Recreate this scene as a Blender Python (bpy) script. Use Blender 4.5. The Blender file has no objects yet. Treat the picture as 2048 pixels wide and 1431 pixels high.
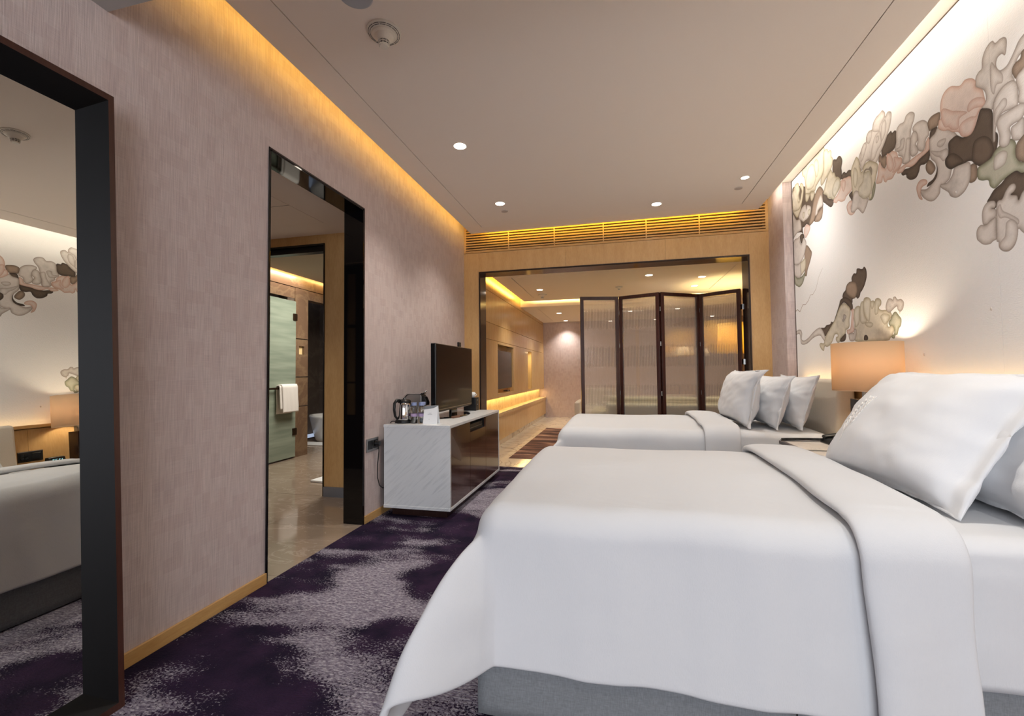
import bpy, bmesh, math, random
import numpy as np
from mathutils import Vector, Matrix, noise as mnoise
R = math.radians
C = bpy.context.scene.collection
S = bpy.context.scene
random.seed(7)

# ------------------------------------------------------------------ camera
cam_d = bpy.data.cameras.new('camera'); cam = bpy.data.objects.new('camera', cam_d); C.objects.link(cam)
cam_d.sensor_width = 36.0; cam_d.lens = 879.475 / 2048 * 36.0; cam_d.clip_start = 0.05; cam_d.clip_end = 60
YAW, PIT, ROL = -0.232544, 0.0342867, -0.00993657
fw = Vector((math.sin(YAW) * math.cos(PIT), math.cos(YAW) * math.cos(PIT), math.sin(PIT)))
rt = Vector((math.cos(YAW), -math.sin(YAW), 0)); up = rt.cross(fw)
rr = rt * math.cos(ROL) + up * math.sin(ROL); uu = -rt * math.sin(ROL) + up * math.cos(ROL)
cam.matrix_world = Matrix(((rr.x, uu.x, -fw.x, 0), (rr.y, uu.y, -fw.y, 0), (rr.z, uu.z, -fw.z, 1.08), (0, 0, 0, 1)))
S.camera = cam
S.view_settings.view_transform = 'Standard'; S.view_settings.look = 'None'
S.view_settings.gamma = 1.0; S.view_settings.use_curve_mapping = False
S.view_settings.exposure = 0.2
S.cycles.max_bounces = 8; S.cycles.diffuse_bounces = 4; S.cycles.glossy_bounces = 4; S.cycles.transmission_bounces = 8
S.cycles.use_adaptive_sampling = True; S.cycles.adaptive_threshold = 0.02
S.cycles.sample_clamp_indirect = 4.0; S.cycles.caustics_reflective = False; S.cycles.caustics_refractive = False
S.cycles.use_denoising = True

# ------------------------------------------------------------------ world and lights
wd = bpy.data.worlds.new('world'); S.world = wd; wd.use_nodes = True
wd.node_tree.nodes['Background'].inputs[0].default_value = (0.55, 0.65, 0.85, 1)
wd.node_tree.nodes['Background'].inputs[1].default_value = 0.6

def area(name, loc, to, sx, sy, power, col):
    l = bpy.data.lights.new(name, 'AREA'); l.shape = 'RECTANGLE'; l.size = sx; l.size_y = sy
    l.energy = power; l.color = col
    o = bpy.data.objects.new(name, l); C.objects.link(o); o.location = loc
    d = Vector(to) - Vector(loc)
    # long side (size) kept horizontal
    z = -d.normalized(); x = Vector((0, 0, 1)).cross(z)
    if x.length < 1e-4: x = Vector((1, 0, 0))
    x.normalize(); y = z.cross(x)
    o.rotation_euler = Matrix((x, y, z)).transposed().to_euler()
    return o
AMBER = (1.0, 0.60, 0.11); GOLD = (1.0, 0.68, 0.06); WARM = (1.0, 0.91, 0.79); DL = (1.0, 0.94, 0.86); COOL = (0.89, 0.93, 1.0)
# cool fill light added behind the camera, at an assumed unseen window
area('rear_fill_light', (0.3, -2.75, 1.55), (0.2, 2.0, 0.9), 2.8, 1.9, 112, COOL)
# ceiling cove strips (lying on the dropped ceiling slab, behind its edge)
area('cove_light_left', (-1.635, 3.08, 2.835), (-1.80, 3.08, 2.81), 3.72, 0.025, 4.2, AMBER)
area('cove_light_right', (1.442, 2.2, 2.835), (1.668, 2.2, 2.80), 5.3, 0.02, 11, WARM)
area('cove_light_back', (-0.1, 4.93, 2.83), (-0.1, 5.08, 2.80), 2.9, 0.025, 7, GOLD)
# living room coves and niches
area('cove_light_living_left', (-1.60, 6.7, 2.47), (-1.73, 6.7, 2.43), 2.5, 0.025, 9, AMBER)
area('cove_light_living_step', (0.2, 7.88, 2.45), (0.2, 8.08, 2.40), 3.4, 0.03, 18, (1.0, 0.72, 0.25))
area('niche_light', (-1.79, 8.0, 0.70), (-1.81, 8.0, 0.45), 5.2, 0.02, 12, (1.0, 0.66, 0.25))
area('slot_light', (-1.80, 8.88, 1.50), (-1.80, 8.88, 1.0), 0.3, 0.04, 1.5, (1.0, 0.75, 0.4))
area('bath_cove_light', (-4.0, 4.9, 2.44), (-4.4, 4.9, 2.40), 2.6, 0.03, 8, (1.0, 0.62, 0.2))
area('bath_fill_light', (-3.3, 4.8, 2.37), (-3.4, 4.8, 0), 0.6, 1.6, 70, (1.0, 0.93, 0.82))
area('headboard_light', (1.60, 2.6, 1.004), (1.668, 2.6, 1.06), 3.8, 0.008, 1.2, (1.0, 0.66, 0.30))

def spot(loc, power, col=DL, ang=100, blend=0.8, r=0.04):
    l = bpy.data.lights.new('downlight_beam', 'SPOT'); l.energy = power; l.color = col; l.spot_size = R(ang)
    l.spot_blend = blend; l.shadow_soft_size = r
    o = bpy.data.objects.new('downlight_beam', l); C.objects.link(o); o.location = loc
def bulb(loc, power, col, r=0.04):
    l = bpy.data.lights.new('bulb', 'POINT'); l.energy = power; l.color = col; l.shadow_soft_size = r
    o = bpy.data.objects.new('bulb', l); C.objects.link(o); o.location = loc

# ------------------------------------------------------------------ materials
def lin(h):
    h = h.lstrip('#'); v = [int(h[i:i + 2], 16) / 255 for i in (0, 2, 4)]
    return tuple(c / 12.92 if c <= 0.04045 else ((c + 0.055) / 1.055) ** 2.4 for c in v) + (1,)
class NT:
    def __init__(s, name):
        s.m = bpy.data.materials.new(name); s.m.use_nodes = True; s.t = s.m.node_tree; s.n = s.t.nodes
        s.b = s.n['Principled BSDF']; s.out = s.n['Material Output']
    def add(s, ty, **kw):
        nd = s.n.new(ty)
        for k, v in kw.items():
            if k.startswith('_'): setattr(nd, k[1:], v)
            else: s.put(nd.inputs[int(k[1:])] if k[0] == 'i' and k[1:].isdigit() else nd.inputs[k], v)
        return nd
    def put(s, sock, v):
        if isinstance(v, bpy.types.NodeSocket): s.t.links.new(v, sock)
        elif isinstance(v, bpy.types.Node): s.t.links.new(v.outputs[0], sock)
        else: sock.default_value = v
    def coord(s, scale=(1, 1, 1), rot=(0, 0, 0), loc=(0, 0, 0), kind='Object'):
        tc = s.add('ShaderNodeTexCoord')
        return s.add('ShaderNodeMapping', i0=tc.outputs[kind], i1=loc, i2=rot, i3=scale)
    def noise(s, vec, scale, detail=3, rough=0.5, dist=0.0):
        nd = s.add('ShaderNodeTexNoise', i0=vec); nd.inputs['Scale'].default_value = scale
        nd.inputs['Detail'].default_value = detail; nd.inputs['Roughness'].default_value = rough
        nd.inputs['Distortion'].default_value = dist; return nd.outputs['Fac']
    def ramp(s, fac, stops, interp='LINEAR'):
        nd = s.add('ShaderNodeValToRGB', i0=fac); cr = nd.color_ramp; cr.interpolation = interp
        while len(cr.elements) < len(stops): cr.elements.new(0.5)
        for e, (p, c) in zip(cr.elements, stops):
            e.position = p; e.color = lin(c) if isinstance(c, str) else (c, c, c, 1)
        return nd.outputs['Color']
    def math(s, op, a, b=0.0):
        nd = s.add('ShaderNodeMath', _operation=op); s.put(nd.inputs[0], a); s.put(nd.inputs[1], b); return nd.outputs[0]
    def mix(s, fac, a, b, mode='MIX'):
        nd = s.add('ShaderNodeMix', _data_type='RGBA', _blend_type=mode)
        s.put(nd.inputs[0], fac); s.put(nd.inputs[6], a); s.put(nd.inputs[7], b); return nd.outputs[2]
    def bump(s, h, strength=0.2, dist=0.01):
        nd = s.add('ShaderNodeBump'); nd.inputs['Strength'].default_value = strength
        nd.inputs['Distance'].default_value = dist; s.put(nd.inputs['Height'], h)
        s.t.links.new(nd.outputs[0], s.b.inputs['Normal']); return nd
    def set(s, **kw):
        for k, v in kw.items(): s.put(s.b.inputs[k.replace('_', ' ')], v)
        return s
M = {}
def plain(name, col, rough=0.5, metal=0.0, spec=0.5, emit=None, es=0.0, var=0.0, trans=0.0, ior=1.45, coat=0.0):
    t = NT(name); c = lin(col)
    t.set(Base_Color=c, Roughness=rough, Metallic=metal, Transmission_Weight=trans, IOR=ior, Coat_Weight=coat)
    t.b.inputs['Specular IOR Level'].default_value = spec
    if emit: t.set(Emission_Color=lin(emit), Emission_Strength=es)
    if var:
        v = t.coord(); n = t.noise(v, 12, 4)
        t.set(Base_Color=t.mix(t.math('MULTIPLY', n, var), c, tuple(x * 0.5 for x in c[:3]) + (1,)))
    M[name] = t.m; return t.m
def wallpaper(name, ax, c1, c2, cw=0.042, ch=0.056):
    """ax = 0: wall running along x, ax = 1: along y"""
    t = NT(name); tc = t.add('ShaderNodeTexCoord'); sp = t.add('ShaderNodeSeparateXYZ', i0=tc.outputs['Object'])
    u, w = sp.outputs[ax], sp.outputs[2]
    cu = t.math('FLOOR', t.math('DIVIDE', u, cw)); row = t.math('FLOOR', t.math('DIVIDE', w, ch))
    wn = t.add('ShaderNodeTexWhiteNoise', _noise_dimensions='2D')
    cb = t.add('ShaderNodeCombineXYZ', i0=cu, i1=row); t.put(wn.inputs['Vector'], cb)
    blk = t.math('GREATER_THAN', wn.outputs['Value'], 0.62)
    big = t.noise(t.coord((1.2, 1.2, 1.2)), 1.3, 2)
    weave1 = t.noise(t.coord((60, 260, 9) if ax else (260, 60, 9)), 1.0, 2)
    weave2 = t.noise(t.coord((20, 14, 520) if ax else (14, 20, 520)), 1.0, 2)
    wv = t.math('ADD', t.math('MULTIPLY', weave1, 0.7), t.math('MULTIPLY', weave2, 0.3))
    col = t.mix(t.math('MULTIPLY', blk, t.math('ADD', t.math('MULTIPLY', big, 0.40), 0.0)), lin(c1), lin(c2))
    col = t.mix(t.math('MULTIPLY', t.math('SUBTRACT', wv, 0.32), 1.0), col, (0.16, 0.12, 0.12, 1))
    t.set(Base_Color=col, Roughness=0.85); t.bump(wv, 0.35, 0.004)
    t.b.inputs['Specular IOR Level'].default_value = 0.2
    M[name] = t.m
wallpaper('wallpaper_y', 1, '#cfbfba', '#b49c97'); wallpaper('wallpaper_x', 0, '#cbbab6', '#b0968f')
def wood(name, c1, c2, sc=(3, 3, 0.5), rough=0.35, fine=40, coat=0.0, bumpy=0.05):
    t = NT(name); v = t.coord(sc); n1 = t.noise(v, fine, 6, 0.6); n2 = t.noise(v, fine * 0.15, 3)
    t.set(Base_Color=t.ramp(t.math('ADD', t.math('MULTIPLY', n1, 0.55), t.math('MULTIPLY', n2, 0.45)), [(0.3, c2), (0.7, c1)]),
          Roughness=rough, Coat_Weight=coat)
    t.bump(n1, bumpy, 0.002); M[name] = t.m
wood('maple', '#d3ad78', '#bd935c'); wood('maple_trim', '#cfa66c', '#b98d54', (3, 0.5, 3))
wood('living_maple', '#d9b67c', '#c59d62', (3, 3, 0.5), 0.25)
wood('dark_wood', '#3a241f', '#24130f', (3, 3, 0.5), 0.3); wood('mirror_wood', '#0a0809', '#050404', (3, 3, 0.3), 0.5)
M['mirror_wood'].node_tree.nodes['Principled BSDF'].inputs['Specular IOR Level'].default_value = 0.2
wood('mirror_lip', '#4a2c22', '#361d16', (3, 3, 0.3), 0.3)
wood('cabinet_wood', '#5a3a28', '#3a2418', (6, 6, 0.3), 0.16, 30, 0.4)
wood('screen_wood', '#45261d', '#2e1612', (4, 4, 0.4), 0.25)
wood('nightstand_wood', '#5f5554', '#463e3e', (0.5, 3, 3), 0.4)
def stone(name, base, vein, scale=3.0, rough=0.12, dist=1.5, rot=(0, 0, 0), sc=(1, 1, 1), w=0.06, vw=0.7, cloud=None):
    t = NT(name); v = t.coord(sc, rot); n = t.noise(v, scale, 8, 0.6, dist)
    d = t.math('ABSOLUTE', t.math('SUBTRACT', n, 0.5)); k = t.ramp(d, [(0.0, vw), (w, 0.0)])
    n2 = t.noise(v, scale * 0.5, 5, 0.6); body = t.mix(n2, lin(base), lin(cloud or base))
    t.set(Base_Color=t.mix(k, body, lin(vein)), Roughness=rough); M[name] = t.m
def carrara():
    t = NT('cabinet_marble'); rot = t.coord((1, 1, 1), (0, R(42), R(12)))
    st = t.add('ShaderNodeMapping', i0=rot, i3=(4.5, 5.0, 52.0)); st2 = t.add('ShaderNodeMapping', i0=rot, i3=(9.0, 9.0, 120.0))
    n = t.noise(st, 1.0, 5, 0.55, 0.5); n2 = t.noise(st2, 1.0, 3, 0.6, 0.3); msk = t.noise(t.coord((1, 1, 1)), 4.0, 3)
    k = t.ramp(t.math('ADD', t.math('MULTIPLY', n, 0.7), t.math('MULTIPLY', n2, 0.3)), [(0.50, 0.0), (0.62, 0.3), (0.75, 0.6)])
    k = t.math('MULTIPLY', k, t.ramp(msk, [(0.3, 0.25), (0.7, 1.0)]))
    t.set(Base_Color=t.mix(k, lin('#dfe1e2'), lin('#9a9fa4')), Roughness=0.25); M['cabinet_marble'] = t.m
carrara()
stone('living_marble', '#e0d5c2', '#8f7f6d', 1.1, 0.1, 2.2, w=0.018, vw=0.8, cloud='#d2c2a8')
stone('brown_marble', '#a59484', '#d0c5b8', 2.2, 0.08, 0.9, (0, 0, R(20)), (1, 2.2, 1), 0.02, 0.28, '#8a7866')
stone('bath_stone', '#7d6450', '#a08868', 2.0, 0.25, 0.6, w=0.05, vw=0.3, cloud='#5f4a3a')
stone('bath_stone_dark', '#6d5f54', '#85786c', 2.0, 0.3, 0.6, w=0.05, vw=0.3, cloud='#4d433c')
stone('shelf_marble', '#dcc79c', '#8d7348', 2.4, 0.2, 1.5, (0, 0, 0), (1, 1.6, 0.4), 0.02, 0.8, '#d2b988')
stone('stone_beige', '#d8cfc6', '#bdb2a8', 4, 0.2, 1.0, w=0.02, vw=0.4)
def carpet():
    t = NT('carpet')
    big = t.noise(t.coord((0.8, 1.25, 1), (0, 0, R(12)), (0.35, 0.1, 0)), 1.5, 2, 0.45, 0.7)
    mid = t.noise(t.coord((1.0, 2.0, 1), (0, 0, R(-8))), 4.5, 3, 0.5, 0.3)
    fin = t.noise(t.coord((95, 120, 1)), 1.0, 2, 0.7)
    spk = t.noise(t.coord((70, 170, 1)), 1.0, 1, 0.5)
    h = t.math('ADD', t.math('MULTIPLY', big, 1.0), t.math('MULTIPLY', mid, 0.28))
    h = t.math('ADD', h, t.math('MULTIPLY', t.math('SUBTRACT', fin, 0.5), 0.36))
    k = t.ramp(h, [(0.655, 0.0), (0.677, 0.66), (0.76, 1.0)])
    streak = t.noise(t.coord((26, 110, 1)), 1.0, 3, 0.7)
    light = t.ramp(t.math('ADD', t.math('MULTIPLY', streak, 0.6), t.math('MULTIPLY', spk, 0.4)), [(0.36, '#544a5c'), (0.5, '#8b8491'), (0.62, '#b9b5bc')])
    dark = t.ramp(t.noise(t.coord((1, 1, 1)), 6, 3), [(0.35, '#1d1729'), (0.65, '#33233a')])
    t.set(Base_Color=t.mix(k, dark, light), Roughness=0.95); t.b.inputs['Specular IOR Level'].default_value = 0.1
    t.bump(t.math('ADD', fin, spk), 0.5, 0.006); M['carpet'] = t.m
carpet()
def living_carpet():
    t = NT('living_carpet')
    h = t.noise(t.coord((0.7, 3.2, 1)), 2.0, 3, 0.5, 0.6); f = t.noise(t.coord((40, 90, 1)), 1.0, 2)
    t.set(Base_Color=t.ramp(t.math('ADD', h, t.math('MULTIPLY', t.math('SUBTRACT', f, 0.5), 0.15)), [(0.42, '#3c2422'), (0.55, '#6b4a40'), (0.7, '#a98a78')]), Roughness=0.95)
    M['living_carpet'] = t.m
living_carpet()
def fabric(name, col, rough=0.85, weave=600, strength=0.15, var=0.0, sheen=0.1, soft=0.0):
    t = NT(name); v = t.coord(); w1 = t.noise(t.coord((weave, weave, weave * 0.15)), 1.0, 1)
    base = lin(col)
    if var:
        w2 = t.noise(t.coord((weave * 0.12, weave * 0.12, weave)), 1.0, 2)
        base = t.mix(t.math('MULTIPLY', t.math('ADD', w1, w2), var), base, tuple(c * 0.35 for c in base[:3]) + (1,))
    t.set(Base_Color=base, Roughness=rough, Sheen_Weight=sheen); t.b.inputs['Specular IOR Level'].default_value = 0.15
    h = w1
    if soft:
        s1 = t.noise(t.coord((1, 1, 1)), 3.2, 4, 0.45, 0.6); h = t.math('ADD', t.math('MULTIPLY', w1, 0.02), t.math('MULTIPLY', s1, soft))
        t.bump(h, 0.6, 0.03)
    else: t.bump(h, strength, 0.002)
    M[name] = t.m
fabric('linen_white', '#cfd0d2', soft=0.5); fabric('pillow_white', '#dadbdd', soft=0.35); fabric('headboard_fabric', '#d8cdbd', weave=300, var=0.12)
fabric('skirt_fabric', '#94989c', weave=420, var=0.5); fabric('towel_white', '#e6e2dd', weave=250, strength=0.5)
fabric('sofa_fabric', '#bfb48f', weave=200); fabric('mat_white', '#e8e8e8', weave=150, strength=0.5)
plain('ceiling_paint', '#efe4d9', 0.9, spec=0.2); plain('cove_paint', '#efe6da', 0.9, spec=0.2); plain('groove', '#51443c', 0.9)
plain('black_gloss', '#0b0a0b', 0.04, spec=0.6); plain('bronze_gloss', '#3d322b', 0.12, metal=0.6); plain('black_line', '#0a0708', 0.3)
plain('tv_black', '#0b0a0a', 0.08, spec=0.5); plain('tv_bezel', '#101011', 0.2); plain('black_plastic', '#131314', 0.35)
plain('steel', '#b8b6b2', 0.22, metal=1.0); plain('brushed_steel', '#9b9a98', 0.35, metal=1.0); plain('chrome', '#dcdcdc', 0.06, metal=1.0)
plain('mirror_glass', '#dcdcd6', 0.0, metal=1.0); plain('bronze', '#4b3a2c', 0.3, metal=0.8)
plain('white_plastic', '#e3dccf', 0.4); plain('white_ceramic', '#f0f0ee', 0.12); plain('paper', '#eceef0', 0.8); plain('paper_dark', '#7e8287', 0.6)
plain('water_glass', '#f4f8fa', 0.02, trans=1.0, ior=1.33); plain('cap_blue', '#8e9cc4', 0.4); plain('label_purple', '#a894b8', 0.5)
plain('led', '#ffffff', 0.5, emit='#fff2e0', es=14); plain('sprinkler', '#b9aea8', 0.5); plain('speaker_grey', '#a9adb5', 0.6)
plain('grey_stone', '#7c7d82', 0.5, var=0.4); plain('mural_line', '#4a3a30', 0.6); plain('ink', '#9a9ca0', 0.8); plain('ink_light', '#d8dce0', 0.6)
plain('bath_paint', '#b9ae9c', 0.9); plain('brown_leather', '#6b4a3a', 0.5); plain('slot_back', '#e8cf98', 0.6)
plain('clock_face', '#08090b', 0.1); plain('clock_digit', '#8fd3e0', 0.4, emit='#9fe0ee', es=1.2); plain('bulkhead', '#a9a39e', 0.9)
plain('seam', '#8f8a85', 0.9); plain('grout', '#4d4136', 0.8); plain('stand_gloss', '#0e0d0d', 0.05); plain('wall_plain', '#cfc6bd', 0.9)
def shade(name, col, glow, es, tr=0.35):
    t = NT(name); tl = t.add('ShaderNodeBsdfTranslucent', i0=lin(col)); df = t.add('ShaderNodeBsdfDiffuse', i0=lin(col))
    w = t.noise(t.coord((30, 30, 400)), 1.0, 1)
    mx = t.add('ShaderNodeMixShader', i0=tr); t.put(mx.inputs[1], df.outputs[0]); t.put(mx.inputs[2], tl.outputs[0])
    t.t.links.new(mx.outputs[0], t.out.inputs[0]); M[name] = t.m
shade('lamp_shade_fabric', '#dcc2a2', '#ffc27a', 0.0, 0.42); shade('yellow_shade_fabric', '#fbe08a', '#ffb030', 0.0, 0.6)
shade('lamp_diffuser', '#f5efe4', '#fff', 0.0, 0.6); shade('white_shade', '#f2ead8', '#fff', 0, 0.6)
def ribbed():
    t = NT('ribbed_glass'); tc = t.add('ShaderNodeTexCoord'); sp = t.add('ShaderNodeSeparateXYZ', i0=tc.outputs['Object'])
    z = sp.outputs[2]
    peb = t.noise(t.coord((1, 1, 0.7)), 120, 2, 0.5)
    wob = t.noise(t.coord((110, 1, 1)), 1.0, 1)
    zz = t.math('ADD', z, t.math('MULTIPLY', t.math('SUBTRACT', wob, 0.5), 0.06))
    nd = t.add('ShaderNodeClamp', i0=t.math('ADD', t.math('MULTIPLY', t.math('SINE', t.math('MULTIPLY', zz, 6.283 / 0.46)), 4.0), 0.2))
    t.set(Base_Color=(1, 0.99, 0.97, 1), Roughness=0.0, Transmission_Weight=1.0, IOR=1.42)
    ln = t.math('POWER', t.math('ABSOLUTE', t.math('SINE', t.math('MULTIPLY', sp.outputs[0], 3.14159 / 0.018))), 7.0)
    ln = t.math('MULTIPLY', ln, t.math('SUBTRACT', 1.15, nd.outputs[0]))
    t.bump(t.math('MULTIPLY', peb, nd.outputs[0]), 0.35, 0.005)
    tr = t.add('ShaderNodeBsdfTransparent'); t.put(tr.inputs[0], t.mix(ln, (0.98, 0.97, 0.95, 1), (0.50, 0.48, 0.45, 1)))
    mx = t.add('ShaderNodeMixShader', i0=0.5); t.put(mx.inputs[1], tr.outputs[0]); t.put(mx.inputs[2], t.b.outputs[0])
    hz = t.add('ShaderNodeBsdfTranslucent', i0=(0.9, 0.9, 0.9, 1)); hd = t.add('ShaderNodeBsdfDiffuse', i0=(0.85, 0.85, 0.85, 1))
    m2 = t.add('ShaderNodeMixShader', i0=0.5); t.put(m2.inputs[1], hz.outputs[0]); t.put(m2.inputs[2], hd.outputs[0])
    m3 = t.add('ShaderNodeMixShader', i0=0.16); t.put(m3.inputs[1], mx.outputs[0]); t.put(m3.inputs[2], m2.outputs[0])
    t.t.links.new(m3.outputs[0], t.out.inputs[0]); M['ribbed_glass'] = t.m
ribbed()
def frosted():
    t = NT('frosted_glass'); v = t.coord((1.5, 1.5, 14)); n = t.noise(v, 1.0, 2)
    t.set(Base_Color=t.ramp(n, [(0.35, '#8e9a8b'), (0.65, '#a3ae9d')]), Roughness=0.25, Transmission_Weight=0.15)
    M['frosted_glass'] = t.m
frosted()
plain('clear_glass', '#eef4ee', 0.0, trans=1.0, ior=1.45)

# ------------------------------------------------------------------ mesh helpers
def bx(bm, x0, x1, y0, y1, z0, z1):
    x0, x1 = min(x0, x1), max(x0, x1); y0, y1 = min(y0, y1), max(y0, y1); z0, z1 = min(z0, z1), max(z0, z1)
    v = [bm.verts.new((x, y, z)) for z in (z0, z1) for y in (y0, y1) for x in (x0, x1)]
    for f in ((0, 2, 3, 1), (4, 5, 7, 6), (0, 1, 5, 4), (2, 6, 7, 3), (0, 4, 6, 2), (1, 3, 7, 5)): bm.faces.new([v[i] for i in f])
    return v
def hexa(bm, pts):
    """8 corners: bottom 4 then top 4, each in the order of bx"""
    v = [bm.verts.new(p) for p in pts]
    for f in ((0, 2, 3, 1), (4, 5, 7, 6), (0, 1, 5, 4), (2, 6, 7, 3), (0, 4, 6, 2), (1, 3, 7, 5)): bm.faces.new([v[i] for i in f])
def lathe(bm, prof, c=(0, 0, 0), n=32, sx=1.0, sy=1.0, closed=False):
    rings = []
    for r, z in prof:
        if r < 1e-6: rings.append([bm.verts.new((c[0], c[1], c[2] + z))])
        else: rings.append([bm.verts.new((c[0] + r * sx * math.cos(2 * math.pi * i / n), c[1] + r * sy * math.sin(2 * math.pi * i / n), c[2] + z)) for i in range(n)])
    pairs = list(zip(rings, rings[1:]))
    if closed: pairs.append((rings[-1], rings[0]))
    for a, b in pairs:
        for i in range(n):
            j = (i + 1) % n
            if len(a) == 1 and len(b) == 1: continue
            if len(a) == 1: bm.faces.new((a[0], b[i], b[j]))
            elif len(b) == 1: bm.faces.new((a[i], a[j], b[0]))
            else: bm.faces.new((a[i], a[j], b[j], b[i]))
def tube(bm, pts, r, n=8, radii=None):
    pts = [Vector(p) for p in pts]; rings = []
    prev = None
    for i, p in enumerate(pts):
        d = (pts[min(i + 1, len(pts) - 1)] - pts[max(i - 1, 0)]).normalized()
        if prev is None:
            a = d.orthogonal().normalized()
        else:
            a = (prev - d * prev.dot(d)).normalized()
        prev = a; b = d.cross(a); q = radii[i] if radii else r
        rings.append([bm.verts.new(p + (a * math.cos(2 * math.pi * k / n) + b * math.sin(2 * math.pi * k / n)) * q) for k in range(n)])
    for A, B in zip(rings, rings[1:]):
        for k in range(n): bm.faces.new((A[k], A[(k + 1) % n], B[(k + 1) % n], B[k]))
    bm.faces.new(rings[0]); bm.faces.new(rings[-1])
def grid(bm, f, nu, nv):
    V = [[bm.verts.new(f(i / nu, j / nv)) for j in range(nv + 1)] for i in range(nu + 1)]
    for i in range(nu):
        for j in range(nv): bm.faces.new((V[i][j], V[i + 1][j], V[i + 1][j + 1], V[i][j + 1]))
    return V
def obj(name, bm, mat, parent=None, bevel=0.0, smooth=False, seg=2, label=None, world=True):
    """world=True: the bmesh is in room coordinates; it is moved into the parent's frame"""
    bmesh.ops.recalc_face_normals(bm, faces=bm.faces)
    me = bpy.data.meshes.new(name)
    if parent is not None and world:
        bmesh.ops.translate(bm, verts=bm.verts, vec=-BASE[parent.name])
    bm.to_mesh(me); bm.free()
    if smooth:
        for p in me.polygons: p.use_smooth = True
    mats = mat if isinstance(mat, (list, tuple)) else [mat]
    for m in mats: me.materials.append(M[m])
    o = bpy.data.objects.new(name, me); C.objects.link(o)
    if parent is not None: o.parent = parent; BASE[o.name] = BASE[parent.name].copy()
    else: BASE[o.name] = Vector((0, 0, 0))
    if bevel:
        md = o.modifiers.new('bevel', 'BEVEL'); md.width = bevel; md.segments = seg; md.limit_method = 'ANGLE'; md.angle_limit = R(40)
        if seg > 1:
            for p in me.polygons: p.use_smooth = True
            wn = o.modifiers.new('wn', 'WEIGHTED_NORMAL'); wn.keep_sharp = True
    if label: o['label'] = label
    return o
BASE = {}
def thing(name, label, cat, loc, group=None):
    o = bpy.data.objects.new(name, None); C.objects.link(o); o.location = loc; o.empty_display_size = 0.1
    o['label'] = label; o['category'] = cat
    if group: o['group'] = group
    BASE[o.name] = Vector(loc); return o
def tag(o, label, cat, group=None):
    o['label'] = label; o['category'] = cat
    if group: o['group'] = group
    return o
def rebase(o, loc):
    """give a single-mesh thing its origin at its base"""
    o.data.transform(Matrix.Translation(-Vector(loc))); o.location = loc; BASE[o.name] = Vector(loc); return o
def struct(name, bm, mat, parent=None, **k):
    o = obj(name, bm, mat, parent, **k)
    if parent is None: o['kind'] = 'structure'
    return o
def box(name, b, mat, parent=None, bevel=0.0, kind=None, **k):
    bm = bmesh.new(); bx(bm, *b); o = obj(name, bm, mat, parent, bevel, **k)
    if kind: o['kind'] = kind
    return o
def sbox(name, b, mat, parent=None, **k): return box(name, b, mat, parent, kind=None if parent else 'structure', **k)
def children(o): return [c for c in bpy.data.objects if c.parent == o]
def copy_tree(o, parent=None):
    c = o.copy(); C.objects.link(c); c.parent = parent
    BASE[c.name] = BASE[o.name].copy()
    for ch in children(o): copy_tree(ch, c)
    return c
# ================================================================== ROOM SHELL
WL, WR, MU = -1.796, 1.583, 1.668
# left wall with door opening y 1.964..2.875, z<2.301 ; near part y -3..1.964
bm = bmesh.new()
bx(bm, -1.946, WL, -3.0, 1.964, 0, 2.9); bx(bm, -1.946, WL, 1.964, 2.875, 2.301, 2.9); bx(bm, -1.946, WL, 2.875, 5.08, 0, 2.9)
struct('wall_left', bm, 'wallpaper_y')
sbox('baseboard_left', (WL, WL + 0.012, 1.2, 1.962, 0, 0.056), 'maple_trim', bevel=0.002)
sbox('baseboard_left', (WL, WL + 0.012, -3.0, 0.05, 0, 0.056), 'maple_trim')
sbox('baseboard_left', (WL, WL + 0.012, 2.878, 5.05, 0, 0.056), 'maple_trim', bevel=0.002)
# glossy black casing of the opening
d = bpy.data.objects.new('door_1', None); C.objects.link(d); d.location = (-1.87, 2.42, 0); d['kind'] = 'structure'; BASE['door_1'] = Vector(d.location)
t_ = 0.012
box('jamb', (-1.950, WL + 0.004, 1.964, 1.964 + t_, 0, 2.301), 'black_gloss', d)
box('jamb', (-1.950, WL + 0.004, 2.875 - t_, 2.875, 0, 2.301), 'black_gloss', d)
box('lintel', (-1.950, WL + 0.004, 1.964, 2.875, 2.301 - t_, 2.301), 'black_gloss', d)
box('edge_strip', (WL + 0.004, WL + 0.007, 1.958, 1.964 + 0.002, 0, 2.307), 'black_line', d)
box('edge_strip', (WL + 0.004, WL + 0.007, 2.873, 2.879, 0, 2.307), 'dark_wood', d)
box('edge_strip', (WL + 0.004, WL + 0.007, 1.958, 2.879, 2.299, 2.307), 'dark_wood', d)
box('trim_band', (-1.93, WL + 0.003, 2.875 - t_ - 0.003, 2.875 - t_, 1.90, 1.905), 'bronze_gloss', d)
# floors
bm = bmesh.new(); bx(bm, WL, MU, -3.0, 4.97, -0.05, 0.0); bx(bm, MU, MU + 0.1, -3.0, 4.97, -0.05, 0.0)
struct('floor', bm, 'carpet')
fl = sbox('floor', (-5.2, 3.2, 3.0, 11.0, -0.12, -0.055), 'brown_marble')
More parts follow.
